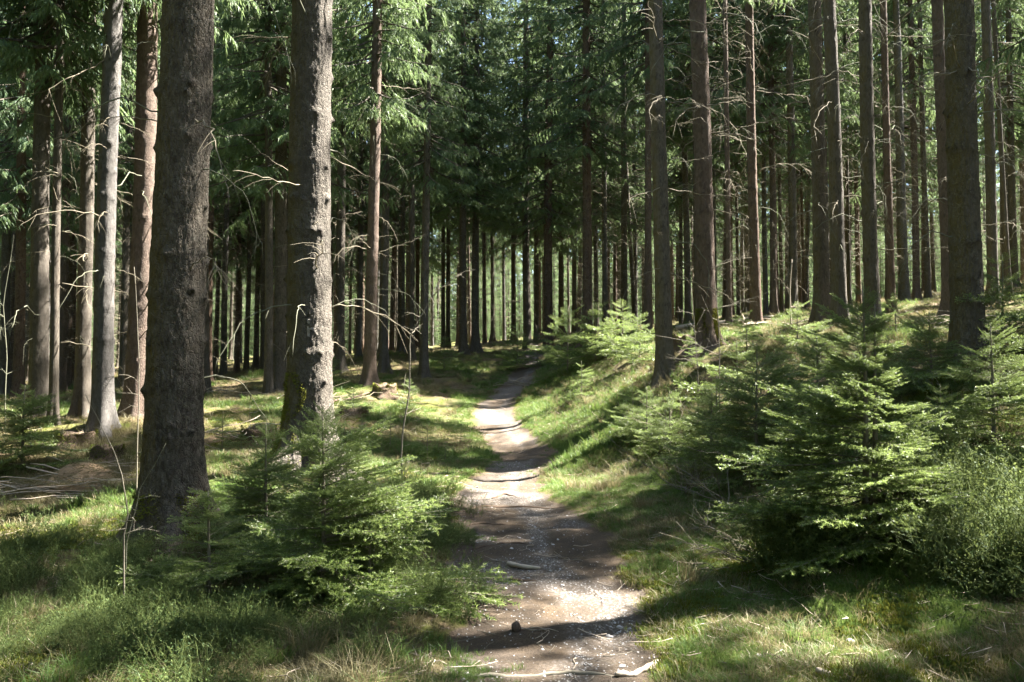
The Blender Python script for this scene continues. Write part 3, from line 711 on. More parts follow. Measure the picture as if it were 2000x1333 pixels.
for _ in range(2600):  # unseen ring of trees added around the view, only to dim ambient light
    a = rng.uniform(0, 2*PI); d = rng.uniform(6, 110); x, y = d*math.sin(a), d*math.cos(a)
    if y > 0 and abs(x) < .9*y+4: continue
    if 0 < x < .64*max(y, 0)+27 or (x <= 0 and y > 0 and x > -.64*y-5) or (y <= 0 and d < 7): continue
    if len(FP) < 1150 and all((x-p)**2+(y-q)**2 > 11 for p, q in FP): FP.append((x, y))
n_tall = len(FP)
for _ in range(2600):      # small spruces added in the open strip to glow green in the sun
    if len(FP)-n_tall >= 620: break
    y = rng.uniform(66, 90); x = rng.uniform(-.85, .85)*y
    FP.append((x, y))
FP = np.array(FP); nf = len(FP); FS = np.r_[rng.uniform(.9, 1.2, n_tall), rng.uniform(.12, .34, nf-n_tall)]
scatter('far_forest', FT, np.c_[FP, height(FP[:, 0], FP[:, 1])], np.c_[np.zeros((nf, 2)), rng.random(nf)*6.28], np.tile(FS[:, None], 3), rng.integers(0, 2, nf),
        'dense green spruce forest far behind the slim trunks, plus unseen shade trees added around', 'forest')

# ------------------------------------------------------------------ young spruces
def young_branch(seed, L=.7, dens=1.0, nlen=.017, nw=.0042, droop=.15, lat=1.0):
    rg = np.random.default_rng(seed); w = MB(); lf = MB()
    m = 8; u = np.linspace(0, 1, m); main = np.stack([L*u, .04*L*np.sin(u*3+seed), L*(.06*u-droop*u**2+.9*droop*u**3)], 1)
    w.tube(main, np.linspace(.0055, .0018, m), 4, .3, cap=False)
    segs = [(main, 1.0)]
    nl = int(10*lat)
    for i in range(nl):
        s = .12+.82*(i+rg.uniform(-.3, .3))/nl
        for sg in (-1, 1):
            if rg.random() < .12: continue
            p0 = np.array([np.interp(s, u, main[:, k]) for k in range(3)]); ll = L*(.50*(1-s)+.09)*rg.uniform(.7, 1.15)
            d = unit([.75, sg*rg.uniform(.6, .9), rg.uniform(-.18, .12)]); uu = np.linspace(0, 1, 4)
            q = p0+d[None]*(ll*uu)[:, None]; q[:, 0] += .12*ll*uu**2; q[:, 2] += ll*(-.12*uu+.14*uu**2)
            w.tube(q, np.linspace(.0026, .0012, 4), 3, .3, cap=False); segs.append((q, .9))
            if ll > .11:
                for j in range(int(ll/.075)):
                    s2 = rg.uniform(.25, .9); sg2 = rg.choice([-1, 1]); p1 = np.array([np.interp(s2, uu, q[:, k]) for k in range(3)])
                    side = unit(np.cross(d, [0, 0, 1])); d2 = unit(d*.8+side*sg2*.7+np.array([0, 0, rg.uniform(-.2, .1)])); l2 = (ll*(1-s2)*.6+.03)
                    q2 = p1+d2[None]*(l2*np.linspace(0, 1, 3))[:, None]; segs.append((q2, .8))
    Ps, Ds, Cc = [], [], []
    for q, sc in segs:
        ln = np.linalg.norm(np.diff(q, axis=0), axis=1).sum(); k = max(4, int(ln/.0055*dens)); s = np.linspace(0, 1, k)
        uu = np.linspace(0, 1, len(q)); P = np.stack([np.interp(s, uu, q[:, c]) for c in range(3)], 1); d = unit(q[-1]-q[0])
        for rep in range(3):
            D = d[None]*.55+rg.normal(size=(k, 3))*np.array([.6, .6, .5]); D[:, 2] += .12; D /= np.linalg.norm(D, axis=1)[:, None]
            Ps.append(P); Ds.append(D); tip = smooth(max(.3, 1-.06/max(ln, .02)), 1, s); Cc.append(rg.random(k)*.35+.6*tip)
    P = np.concatenate(Ps); nn = len(P); cc = np.concatenate(Cc)
    blades(P, np.concatenate(Ds), rg.uniform(.8, 1.2, nn)*nlen, np.full(nn, nw), cc, cc+.1, lf, rg)
    v1, t1_, q1, c1 = w.arrays(); v2, t2, _, c2 = lf.arrays()
    return (np.r_[v1, v2], np.asarray(t2)+len(v1), q1, np.r_[c1, c2])
def yb_mesh(a): return mesh('branch', a[0], a[1], a[2], [NEEDLE_YOUNG, TWIGW], tint=a[3], mi=np.r_[np.zeros(len(a[1])), np.ones(len(a[2]))])
YB = [yb_mesh(young_branch(500+i, droop=[.1, .2, .0, .3, .15][i], lat=[1, .9, 1.1, .8, 1][i])) for i in range(5)]
YBc_arr = [young_branch(520+i, dens=.34, nlen=.027, nw=.0075, lat=.7, droop=.15) for i in range(3)]
YBc = [yb_mesh(a) for a in YBc_arr]
def leader_mesh(H, r, seed):
    rg = np.random.default_rng(seed); b = MB(); z = np.linspace(-.1, H, 12); p = np.stack([np.sin(z*2+seed)*.012, np.cos(z*1.7+seed)*.012, z], 1)
    b.tube(p, np.linspace(r, .004, 12), 6, .4)
    k = int(.45*H/.0045); s = rg.uniform(.55*H, H, k); P = np.stack([np.interp(s, z, p[:, 0]), np.interp(s, z, p[:, 1]), s], 1)
    D = rg.normal(size=(k, 3)); D[:, 2] = np.abs(D[:, 2])*.6+.7; D /= np.linalg.norm(D, axis=1)[:, None]
    n1 = len(b.q); lf = MB(); blades(P, D, np.full(k, .019), np.full(k, .0036), .6, .9, lf, rg)
    v1, t1_, q1, c1 = b.arrays(); v2, t2, _, c2 = lf.arrays()
    return mesh('trunk', np.r_[v1, v2], np.r_[t1_, np.asarray(t2)+len(v1)], q1, [NEEDLE_YOUNG, TWIGW], tint=np.r_[c1, c2],
                mi=np.r_[np.ones(len(t1_)), np.zeros(len(t2)), np.ones(len(q1))])
def branch_plan(rg, H, R, base=.06, dz=.13, dens=1.0):
    z = H*base; out = []; ph_ = rg.random()*6
    while z < H*.97:
        f = z/H
        for k in range(int((5 if f < .85 else 4)*dens)+(rg.random() < .5)):
            az_ = rg.random()*2*PI; L = (R*(1-f)**.85+.06)*rg.uniform(.5, 1.15)*(1+.22*math.sin(az_+ph_)+.12*math.sin(3*az_+ph_*2))
            if f < .18: L *= .75+.25*f/.18
            el = np.interp(f, [0, .4, .8, 1], [-.12, .1, .5, .85])+rg.normal()*.1
            out.append((z+rg.uniform(-.04, .04), az_, el, L))
        z += dz*rg.uniform(.6, 1.2)*(1.0 if f < .7 else 1.2)
    return out
def young_spruce(p, H, R, seed, label, group=None, dens=1.0, src=None, stems=1, name='young_spruce', dz=.13, lean=(0, 0), split=True):
    rg = np.random.default_rng(seed); src = src or YB
    e = obj(name, None, loc=(p[0], p[1], p[2]-.02), rot=(lean[0], lean[1], 0), label=label, cat='young tree', group=group)
    for s in range(stems):
        obj('trunk', leader_mesh(H*(1-.07*s), .012+.009*H, seed+s), e, loc=(.05*s, .02*s, 0), rot=(0, .03*s, 0))
    for (z, az, el, L) in branch_plan(rg, H, R, dz=dz, dens=dens):
        i = int(rg.integers(len(src)))
        obj('branch', src[i], e, loc=(0, 0, z), rot=(rg.normal()*.2, -el, az), scl=L/.7*np.array([1, 1, 1]))
    return e
def joined_spruce_mesh(seed, H, R, dens=.9):
    rg = np.random.default_rng(seed); V_, T_, Q_, C_ = [], [], [], []; n0 = 0
    for (z, az, el, L) in branch_plan(rg, H, R, dz=.15, dens=dens):
        a = YBc_arr[int(rg.integers(3))]; M = np.array(Matrix.Translation((0, 0, z)) @ Euler((rg.normal()*.2, -el, az)).to_matrix().to_4x4() @ Matrix.Scale(L/.7, 4))
        V_.append(a[0]@M[:3, :3].T+M[:3, 3]); T_.append(a[1]+n0); Q_.append(a[2]+n0); C_.append(a[3]); n0 += len(a[0])
    t_ = np.concatenate(T_); q_ = np.concatenate(Q_)
    return mesh('crown', np.concatenate(V_), t_, q_, [NEEDLE_YOUNG, TWIGW], tint=np.concatenate(C_), mi=np.r_[np.zeros(len(t_)), np.ones(len(q_))])
JS = [joined_spruce_mesh(601, 1.0, .62), joined_spruce_mesh(602, 1.0, .42), joined_spruce_mesh(603, 1.0, .8)]
JT = leader_mesh(1.0, .018, 9)
def small_spruce(p, H, var, label, group, rz=0, wide=1.0):
    e = obj('young_spruce', None, loc=(p[0], p[1], p[2]-.02), rot=(0, 0, rz), label=label, cat='young tree', group=group)
    obj('trunk', JT, e, scl=(H, H, H)); obj('crown', JS[var], e, scl=(H*wide, H*wide, H)); return e

def P(px, py, Yd):     # ground point near pixel at depth
    a = at(px, py, Yd); return np.array([a[0], a[1], hz(a[0], a[1])])
young_spruce(P(1692, 1060, 5.9), 1.98, 1.0, 31, 'large bright green young spruce with two tall leaders on the right bank', stems=2, dz=.085)
young_spruce(P(628, 1190, 5.5), 1.38, 1.15, 32, 'wide dark green young spruce growing in front of the thick trunk marked R', dz=.085)
young_spruce(P(725, 1185, 5.6), .66, .62, 42, 'low sprawling dark young spruce reaching from the wide one towards the path', dz=.08)
young_spruce(P(405, 1180, 5.7), .80, .62, 33, 'small dark young spruce left of the wide one in the left foreground', dz=.09)
young_spruce(P(520, 1080, 6.9), 1.15, .95, 34, 'dark bushy young spruce behind the wide one, right of the scaly trunk', dz=.10)
young_spruce(P(45, 925, 11.2), 1.15, .95, 35, 'green bushy young spruce cut by the left edge', src=YBc, dz=.09)
young_spruce(P(1480, 960, 8.6), 1.45, 1.1, 36, 'broad dark young spruce to the left of the bright two tipped one', src=YBc, dz=.09)
young_spruce(P(1390, 930, 9.5), .95, .65, 37, 'dark low young spruce at the left end of the dense row on the bank', src=YBc, dz=.09)
young_spruce(P(1262, 830, 11.7), .95, .6, 38, 'dark young spruce with bare lower stem below the straight trunk on the bank', src=YBc, dz=.10)
young_spruce(P(1940, 930, 7.2), 1.15, .8, 39, 'grey green young spruce at the right edge behind the bilberry bushes', dz=.10)
young_spruce(P(1820, 860, 9.0), .9, .8, 40, 'dull green young spruce between the bright one and the thick right hand trunk', src=YBc, dz=.10)
young_spruce(P(1600, 870, 9.6), .95, .9, 41, 'shaded young spruce close behind the bright two tipped one', src=YBc, dz=.10)
near_small = [(1110,690,21.5,1.35,2),(1165,685,21,1.2,2),(1215,690,20,1.1,2),(1250,700,18,.9,2),(1135,735,17.5,.65,0),(1010,695,28,1.2,2),(1050,695,27,1.1,0),(868,700,27,.9,2),(640,740,24,.8,2),(930,712,28,.6,0),
 (708,850,13,.62,1),(762,840,13.5,.6,1),(435,872,12.2,.6,0),(672,865,12.6,.5,1),(835,880,13.5,.6,1),(870,895,13.3,.45,1),(900,870,15,.5,1),(470,895,11.5,.4,0),(630,720,26,.8,0),(1300,850,11,.7,2),(1440,820,11.5,1.0,2),(1460,740,13,.8,0),(1560,760,12.5,.9,2),
 (1750,690,13,.8,0),(1960,700,9.5,1.2,2),(1840,960,7.4,.6,2),(700,930,9.8,.5,2),(790,955,9.4,.45,0),(380,1000,8.4,.5,2),(1350,720,13.6,.6,0),(800,770,18,.55,2),(690,790,17,.5,2),(745,870,12.5,.4,2),(505,1060,7.2,.6,0),(760,1100,6.9,.55,2),(1310,850,10.9,.95,2),(1235,800,12.6,.8,2),(1400,850,10.4,.9,0)]
sm_lab = ['low young spruce seedling with light green tips, alone in the grass', 'slender little spruce seedling standing among the grass tussocks', 'dark cushion shaped young spruce in the undergrowth']
SML = ['low dark spruce thicket plant leftmost on the far bank right of the path end','middle dark young spruce of the far thicket right of the path end','right hand dark young spruce of the far thicket below the trunks','small dark spruce rightmost in the far thicket, beside the straight dark trunk',
 'bright tipped little spruce on the crest of the sunny bank','low spreading spruce at the far end of the path','light green bushy spruce just right of the far path end','dark low spruce between the slender trunk and the far path end','dark low spruce behind the tall brown trunk left of the path','tiny light green spruce left of the far path end',
 'pale tipped slender seedling left of the thin arching sapling','pale slender seedling touching the thin arching sapling','light green bushy seedling between the two thick trunks','slender seedling close to the foot of the trunk marked R','slender seedling on the sunny hummock left of the path',
 'slender small seedling lower on the hummock left of the path','seedling standing nearest the left path edge in the grass','tiny seedling in the sun patch between the two thick trunks','light green seedling behind the trunk marked R','low dark spruce below the straight trunk on the bank','dark spruce seedling above the row of dark young spruces','bushy spruce seedling high on the bank below the mossy footed trunk','dark seedling high on the bank left of the bright leaders',
 'bushy seedling on the bank just right of the bright leaders','dark spruce seedling at the right edge behind the thick trunk','flat dark seedling under the right flank of the bright young spruce','dark flat seedling below the thin arching sapling','small bushy seedling at the left edge of the path bank','dark seedling right of the foot of the scaly trunk','bushy seedling beside the dark stump near the mossy footed trunk',
 'small dark seedling far left of the path beyond the hummock','small dark seedling by the low wide stump','small cushion spruce on the hummock by the thin arching sapling','light seedling between scaly trunk and the wide dark spruce','light seedling right behind the wide dark front spruce',
 'dark cushion spruce on the slope under the straight dark trunk','dark low spruce lowest on the bank right of the path','bushy spruce between the bare bush and the mossy footed trunk']
def small_lab(i, px, py, Yd, v): return SML[i]
for i, (px, py, Yd, H, v) in enumerate(near_small):
    H = H*(1.3 if Yd > 16 else 1.0)
    side = ('left' if px < 1000 else 'right')
    where = {True: 'near the far end of the path', False: 'on the %s side of the path' % side}[Yd > 16]
    small_spruce(P(px, py, Yd), H, v, small_lab(i, px, py, Yd, v), 'small young spruces %s, kind %s' % (where, ['bushy', 'slender', 'cushion'][v]), rz=rng.random()*6, wide=rng.uniform(.9, 1.2))

# ------------------------------------------------------------------ grass, bilberries, litter, gravel
def tuft(seed, n, h, spread, wd, lean=.5, curve=.5):
    rg = np.random.default_rng(seed); b = MB()
    a = rg.random(n)*2*PI; rr = spread*np.sqrt(rg.random(n)); bx, by = rr*np.cos(a), rr*np.sin(a)
    az = a+rg.normal(size=n)*.8; L = h*rg.uniform(.45, 1.1, n); ln = lean*rg.random(n); w = wd*rg.uniform(.7, 1.3, n); tw = rg.random(n)*PI
    for s in range(n):
        d = np.array([math.cos(az[s]), math.sin(az[s]), 0]); sd = np.array([math.cos(tw[s]), math.sin(tw[s]), 0])*w[s]/2
        p0 = np.array([bx[s], by[s], -.01]); p1 = p0+d*L[s]*ln[s]*.4+np.array([0, 0, L[s]*.55]); p2 = p1+d*L[s]*(ln[s]*.5+curve*.4)+np.array([0, 0, L[s]*.4*(1-curve*.5)])
        c = rg.random()*.5
        b.add([p0-sd, p0+sd, p1+sd*.8, p1-sd*.8, p2], [[3, 2, 4]], [[0, 1, 2, 3]], [c*.6, c*.6, c, c, c+.35])
    return b
def tmesh(b, m): return b.build('tuft', [m])
GR = [tmesh(tuft(700+i, 44, h, .075, .0042, .7, .5), GRASS) for i, h in enumerate([.035, .05, .065, .10])]
ST = [tmesh(tuft(720+i, 46, h, .10, .0036, 1.3, 1.0), STRAW) for i, h in enumerate([.05, .07, .10])]
MO = [tmesh(tuft(740+i, 70, .022, .08, .005, 1.0, .4), MOSSM) for i in range(2)]
def bilberry(seed, n=16, h=.26, spread=.13):
    rg = np.random.default_rng(seed); b = MB(); Pp, Dd = [], []
    for s in range(n):
        a = rg.random()*2*PI; r0 = spread*math.sqrt(rg.random()); p = np.array([r0*math.cos(a), r0*math.sin(a), -.02]); d = unit([math.cos(a)*.35+rg.normal()*.2, math.sin(a)*.35+rg.normal()*.2, 1.])
        L = h*rg.uniform(.6, 1.1); q = [p]
        for j in range(4): d = unit(d+rg.normal(size=3)*.18); q.append(q[-1]+d*L/4)
        q = np.array(q); b.tube(q, np.linspace(.0022, .001, 5), 3, .55, cap=False)
        for j in range(7):
            i0 = int(rg.integers(1, 5)); dd = unit(rg.normal(size=3)*.6+np.array([0, 0, .8])); l = L*rg.uniform(.2, .45)
            e = q[i0]+dd*l; mdl = q[i0]+dd*l*.5+rg.normal(size=3)*.008; b.tube([q[i0], mdl, e], [.0014, .0012, .0008], 3, .7, cap=False)
            for k in range(3): Pp.append(q[i0]+(e-q[i0])*rg.uniform(.2, 1)); Dd.append(unit(dd+rg.normal(size=3)*.9))
    Pp, Dd = np.array(Pp), np.array(Dd); k = len(Pp); s_ = np.cross(Dd, rg.normal(size=(k, 3))); s_ /= np.linalg.norm(s_, axis=1)[:, None]
    l = rg.uniform(.010, .022, k)[:, None]; w = l*.45
    v = np.stack([Pp, Pp+Dd*l*.5+s_*w*.5, Pp+Dd*l, Pp+Dd*l*.5-s_*w*.5], 1).reshape(-1, 3); c = np.repeat(rg.random(k)*.7, 4)
    b.add(v, None, np.arange(4*k).reshape(-1, 4), c)
    return b
BB_ = [tmesh(bilberry(760+i, h=hh), BILB) for i, hh in enumerate([.22, .28, .34, .18])]

def rand_pts(n, y0, y1, pw=1.0, half=.70, xr=None):
    y = y0*(y1/y0)**(rng.random(n)**pw); x = rng.uniform(-half, half, n)*(y+.6)
    return x, y
def tilt(x, y):
    e = .06; gx = (height(x+e, y)-height(x-e, y))/(2*e); gy = (height(x, y+e)-height(x, y-e))/(2*e)
    return np.clip(gy, -.6, .6), np.clip(-gx, -.6, .6)
def sc3(s): return np.tile(s[:, None], 3)
# green grass
x, y = rand_pts(210000, 3.3, 34, .9); g = grass_mask(x, y); d = path_d(x, y)
keep = (rng.random(len(x)) < g*np.interp(y, [3, 8, 34], [1, .8, .5])) & (d > np.where(fbm(x*2.3+11, y*1.6, 2) > .18, -.42, np.where(rng.random(len(x)) < .3, -.2, -.02))+.12*rng.random(len(x)))
x, y = x[keep], y[keep]; z = height(x, y); a, b_ = tilt(x, y); k = len(x)
sz = rng.uniform(.6, 1.3, k)*np.where((x > path_c(y)) & (y < 12), .72, 1)*np.interp(y, [3, 10, 34], [.85, 1.15, 2.0])*(.75+.5*smooth(-.2, .5, fbm(x*1.1, y*1.1, 2)))
sz *= np.clip(.55+path_d(x, y)*2.0, .38, 1)
scatter('grass', GR, np.c_[x, y, z], np.c_[a*.7, b_*.7, rng.random(k)*6.28], sc3(sz), rng.integers(0, 4, k), 'short fresh green grass on the banks beside the footpath', 'grass')
print('grass', k)
# dry grass / litter
x, y = rand_pts(170000, 3.3, 45, .9); g = grass_mask(x, y); d = path_d(x, y); nn = smooth(-.35, .3, fbm(x*.8-5, y*.8, 3))
keep = (rng.random(len(x)) < (.06+.5*nn*(1-.7*g))*np.where((x < path_c(y)-.5) & (y < 9), .45, 1)*np.interp(y, [3, 8, 40], [.75, .65, .45])) & (d > .02+.1*rng.random(len(x)))
x, y = x[keep], y[keep]; z = height(x, y); a, b_ = tilt(x, y); k = len(x)
scatter('dry_grass', ST, np.c_[x, y, z], np.c_[a, b_, rng.random(k)*6.28], sc3(rng.uniform(.6, 1.3, k)*np.interp(y, [3, 10, 40], [.8, 1.1, 2.0])), rng.integers(0, 3, k), 'matted straw coloured dry grass on the forest floor', 'dry grass')
print('dry', k)
# tussocks
TU = [tmesh(tuft(780+i, 150, .17+.04*i, .09, .0040, .9, 1.0), [GRASS, STRAW, STRAW][i]) for i in range(3)]
x, y = rand_pts(5200, 3.6, 26, .9); d = path_d(x, y); keep = (d > .25) & (rng.random(len(x)) < np.where((x > path_c(y)) & (y < 10), .1, 1)*(.06+.28*smooth(.0, .4, fbm(x*.7+9, y*.7, 3)))); x, y = x[keep], y[keep]; z = height(x, y); k = len(x)
scatter('grass_tussocks', TU, np.c_[x, y, z], np.c_[rng.normal(size=(k, 2))*.15, rng.random(k)*6.28], sc3(rng.uniform(.45, 1.1, k)), rng.integers(0, 3, k), 'rough grass tussocks standing above the short grass', 'grass tussocks')
# moss cushions
x, y = rand_pts(60000, 3.3, 22, .9); d = path_d(x, y); nn = fbm(x*.9+15, y*.9, 3)
keep = (nn > .12) & (d > .1); x, y = x[keep], y[keep]; z = height(x, y); a, b_ = tilt(x, y); k = len(x)
scatter('moss', MO, np.c_[x, y, z], np.c_[a, b_, rng.random(k)*6.28], sc3(rng.uniform(.7, 1.5, k)), rng.integers(0, 2, k), 'low yellow green moss covering parts of the ground', 'moss')
# bilberries
def bil_mask(x, y):
    cx = path_c(y); n = fbm(x*.7+31, y*.7, 3); l = cx-x
    left = smooth(.75, 1.3, l+.3*n)*(1-smooth(7.0, 8.2, y+.8*n))*(.55+.6*n+.3*smooth(5.2, 4.2, y))
    strip = smooth(.45, .65, l+.15*n)*(1-smooth(1.2, 1.5, l))*smooth(5.0, 5.6, y)*(1-smooth(9.0, 9.8, y))*.9
    right = smooth(2.5, 2.9, x-.3*n)*smooth(4.9, 5.5, y)*(1-smooth(7.5, 9, y))*.5
    mid_ = smooth(.15, .5, n)*smooth(8, 10, y)*smooth(1.5, 2.5, np.abs(l))*.35
    return np.clip(np.maximum(np.maximum(left, strip), np.maximum(right, mid_)), 0, 1)
x, y = rand_pts(42000, 3.3, 26, .9); keep = rng.random(len(x)) < bil_mask(x, y)*np.interp(y, [3, 8, 26], [.85, .75, .5])*smooth(-.4, .25, fbm(x*2.1, y*2.1, 2)); x, y = x[keep], y[keep]; z = height(x, y); k = len(x)
scatter('bilberry_undergrowth', BB_, np.c_[x, y, z], np.c_[rng.normal(size=(k, 2))*.12, rng.random(k)*6.28], sc3(rng.uniform(.4, 1.15, k)*(.8+.35*fbm(x*1.7, y*1.7, 2))), rng.integers(0, 4, k), 'low twiggy green bilberry plants covering the left foreground', 'bilberry plants')
print('bilb', k)
# gravel + needle litter + twigs
def pebble(seed, r=.01):
    rg = np.random.default_rng(seed); b = MB(); th = np.arange(7)/7*2*PI
    v = [[0, 0, r*.6]]+[[r*.7*math.cos(t_)*rg.uniform(.8, 1.2), r*.7*math.sin(t_)*rg.uniform(.8, 1.2), r*.4] for t_ in th]+[[r*math.cos(t_)*rg.uniform(.8, 1.2), r*math.sin(t_)*rg.uniform(.8, 1.2), -r*.2] for t_ in th]
    t_ = [[0, 1+i, 1+(i+1) % 7] for i in range(7)]; q = [[1+i, 8+i, 8+(i+1) % 7, 1+(i+1) % 7] for i in range(7)]
    b.add(v, t_, q, rg.random()); return b.build('pebble', [STONE])
PB = [pebble(i) for i in range(4)]
x, y = rand_pts(60000, 3.4, 16, .8, half=.35); d = path_d(x, y); g = fbm(x*1.3+4, y*.9, 3)+.5*smooth(.12, .0, np.abs(x-path_c(y)-.12))
keep = (d < .0) & (rng.random(len(x)) < .10+.6*smooth(-.05, .45, g)); x, y = x[keep], y[keep]; z = height(x, y); k = len(x)
scatter('gravel', PB, np.c_[x, y, z], np.c_[rng.normal(size=(k, 2))*.3, rng.random(k)*6.28], sc3(rng.uniform(.25, .75, k)**1.0*(1+1.6*(rng.random(k) < .04))), rng.integers(0, 4, k), 'small grey gravel pressed into the footpath', 'gravel')
def twiglet(seed, L=.12, r=.0018):
    rg = np.random.default_rng(seed); b = MB(); p = np.stack([np.linspace(-L/2, L/2, 5), rg.normal(size=5)*.006, np.abs(rg.normal(size=5))*.006], 1); b.tube(p, np.linspace(r, r*.5, 5), 3, .5)
    if seed % 2: b.tube([p[2], p[2]+np.array([L*.2, L*.15, .01])], [r*.6, r*.4], 3, .5)
    return b.build('twig', [PALEW if seed % 3 == 0 else TWIGW])
TW = [twiglet(i, [.08, .14, .22, .3, .1, .05][i], [.0014, .002, .003, .004, .0018, .0012][i]) for i in range(6)]
x, y = rand_pts(26000, 3.4, 24, .8); d = path_d(x, y); keep = (rng.random(len(x)) < np.where(d < .1, .16, .45)); x, y = x[keep], y[keep]; z = height(x, y)+.006; k = len(x); a, b_ = tilt(x, y)
scatter('fallen_twigs', TW, np.c_[x, y, z], np.c_[a, b_, rng.random(k)*6.28], sc3(rng.uniform(.5, 1.2, k)), rng.integers(0, 6, k), 'small fallen twigs and needles strewn over path and floor', 'twigs')

# ------------------------------------------------------------------ single things on the ground
def lump(name, p, size, seed, mat, label, cat, disp=.35, seg=28, rot=(0, 0, 0), group=None, freq=2.0):
    th = np.linspace(0, 2*PI, seg, endpoint=False); ph = np.linspace(.02, PI-.02, seg//2); T, Fh = np.meshgrid(th, ph)
    n = np.stack([np.sin(Fh)*np.cos(T), np.sin(Fh)*np.sin(T), np.cos(Fh)], -1)
    r = 1+disp*fbm(n[..., 0]*freq+seed, n[..., 1]*freq, 4, n[..., 2]*freq); v = (n*r[..., None]*np.array(size)).reshape(-1, 3)
    m = len(ph); i = np.arange(m-1)[:, None]*seg; j = np.arange(seg)[None]; j2 = (j+1) % seg
    q = np.stack([i+j, i+seg+j, i+seg+j2, i+j2], -1).reshape(-1, 4)
    tt = np.r_[np.c_[np.arange(seg), (np.arange(seg)+1) % seg, np.full(seg, m*seg)], np.c_[(m-1)*seg+(np.arange(seg)+1) % seg, (m-1)*seg+np.arange(seg), np.full(seg, m*seg+1)]]
    v = np.r_[v, [v[:seg].mean(0)], [v[-seg:].mean(0)]]
    return obj(name, mesh(name, v, tt, q, [mat], smooth_=True, tint=np.full(len(v), .3)), loc=p, rot=rot, label=label, cat=cat, group=group)
def gp(px, py, dz=0): p = ground_pt(px, py); return (p[0], p[1], hz(p[0], p[1])+dz)
# cone on the path, wood chunk, stones
p = gp(1008, 1236, .022); lump('spruce_cone', p, (.030, .026, .038), 5, CONE, 'dark brown cone lying alone in the middle of the near path', 'cone', .25, 24, freq=6)
def chunk(name, p, L, r, rz, mat, label, cat, seed=0, ry=0, rough=.25, k=10):
    rg = np.random.default_rng(seed); b = MB(); m = 12; u = np.linspace(0, 1, m); pts = np.stack([L*(u-.5), .03*L*np.sin(u*5+seed), .02*L*np.cos(u*4)], 1)
    b.tube(pts, r*(1+rough*fbm(u*5+seed, u*0, 3))*np.interp(u, [0, .05, .9, 1], [.7, 1, .9, .5]), k, .5)
    v, t_, q, c = b.arrays(); n = fbm(v[:, 0]*30+seed, v[:, 1]*60, 3, v[:, 2]*60); v[:, 1:] *= (1+rough*n)[:, None]
    return obj(name, mesh(name, v, t_, q, [mat], tint=c, smooth_=True), loc=p, rot=(0, ry, rz), label=label, cat=cat)
chunk('wood_piece', gp(1022, 1112, .022), .30, .020, -.45, PALEW, 'broken piece of light brown wood lying across the path', 'wood', 3)
chunk('wood_piece', gp(1025, 1138, .010), .24, .010, -.25, DARKW, 'thin dark piece of bark lying just before the light wood piece', 'wood', 4)
chunk('cut_branch', gp(1622, 1328, .02), .16, .016, -1.0, PALEW, 'short sawn branch end at the bottom edge right of the path', 'branch', 6)
lump('stone', gp(1660, 1262, .012), (.028, .022, .018), 8, STONE, 'pale round stone in the grass hollow right of the path', 'stone')
lump('stone', gp(1482, 1287, .010), (.022, .02, .016), 9, STONE, 'small grey brown stone at the grass edge near the bottom right of the path', 'stone')
def root(name, pts_px, rad, mat, label, cat, k=8, lift=.0, seed=0, side=None):
    P_ = [gp(*q) for q in pts_px]; P_ = np.array(P_); u = np.linspace(0, 1, len(P_)); uu = np.linspace(0, 1, 26); pts = np.stack([np.interp(uu, u, P_[:, i]) for i in range(3)], 1)
    kk = np.ones(5)/5; 
    for i in range(2): pts[2:-2, i] = np.convolve(pts[:, i], kk, 'valid')
    pts[:, 0] += .015*fbm(uu*8+seed, uu*0, 2); pts[:, 1] += .02*fbm(uu*7+seed, uu*0+3, 2)
    pts[:, 2] = height(pts[:, 0], pts[:, 1])+lift+rad*.25*np.sin(uu*9+seed)-rad*.1
    b = MB(); b.tube(pts, rad*np.interp(uu, [0, .1, .8, 1], [.5, 1, .85, .3])*(1+.2*fbm(uu*14+seed, uu*0, 2)), k, .5)
    for (i0, dx, dy, L, rr) in (side or []):
        q = pts[i0]+np.linspace(0, 1, 5)[:, None]*np.array([dx, dy, 0])*L; q[:, 2] = height(q[:, 0], q[:, 1])+lift*.8; b.tube(q, np.linspace(rr, rr*.4, 5), 5, .5)
    return obj(name, b.build(name, [mat], True), label=label, cat=cat)
root('tree_root', [(925,1326),(990,1325),(1060,1320),(1130,1317),(1200,1322)], .016, TWIGW, 'dark exposed root crossing the path at the bottom edge', 'root', seed=1)
root('fallen_branch', [(1200,1326),(1245,1322),(1275,1308),(1292,1295)], .018, PALEW, 'pale forked dead branch at the right end of the root across the path', 'branch', lift=.012, seed=2, side=[(18, 1, -.25, .30, .008), (10, .9, .1, .18, .006)])
root('tree_root', [(880,1003),(930,992),(990,990),(1060,993),(1140,988)], .020, DARKW, 'dark root running across the path where the crossing track begins', 'root', seed=3)
root('tree_root', [(905,1028),(945,1022),(990,1026),(1030,1030)], .014, DARKW, 'short dark root before the long one across the path', 'root', seed=5)
root('tree_root', [(925,1075),(980,1062),(1040,1066)], .013, DARKW, 'low dark root in the sunken middle part of the path', 'root', seed=7)
root('tree_root', [(960,975),(985,966),(1010,972)], .02, DARKW, 'knotted root beside the pale gravel patch on the path', 'root', seed=8)

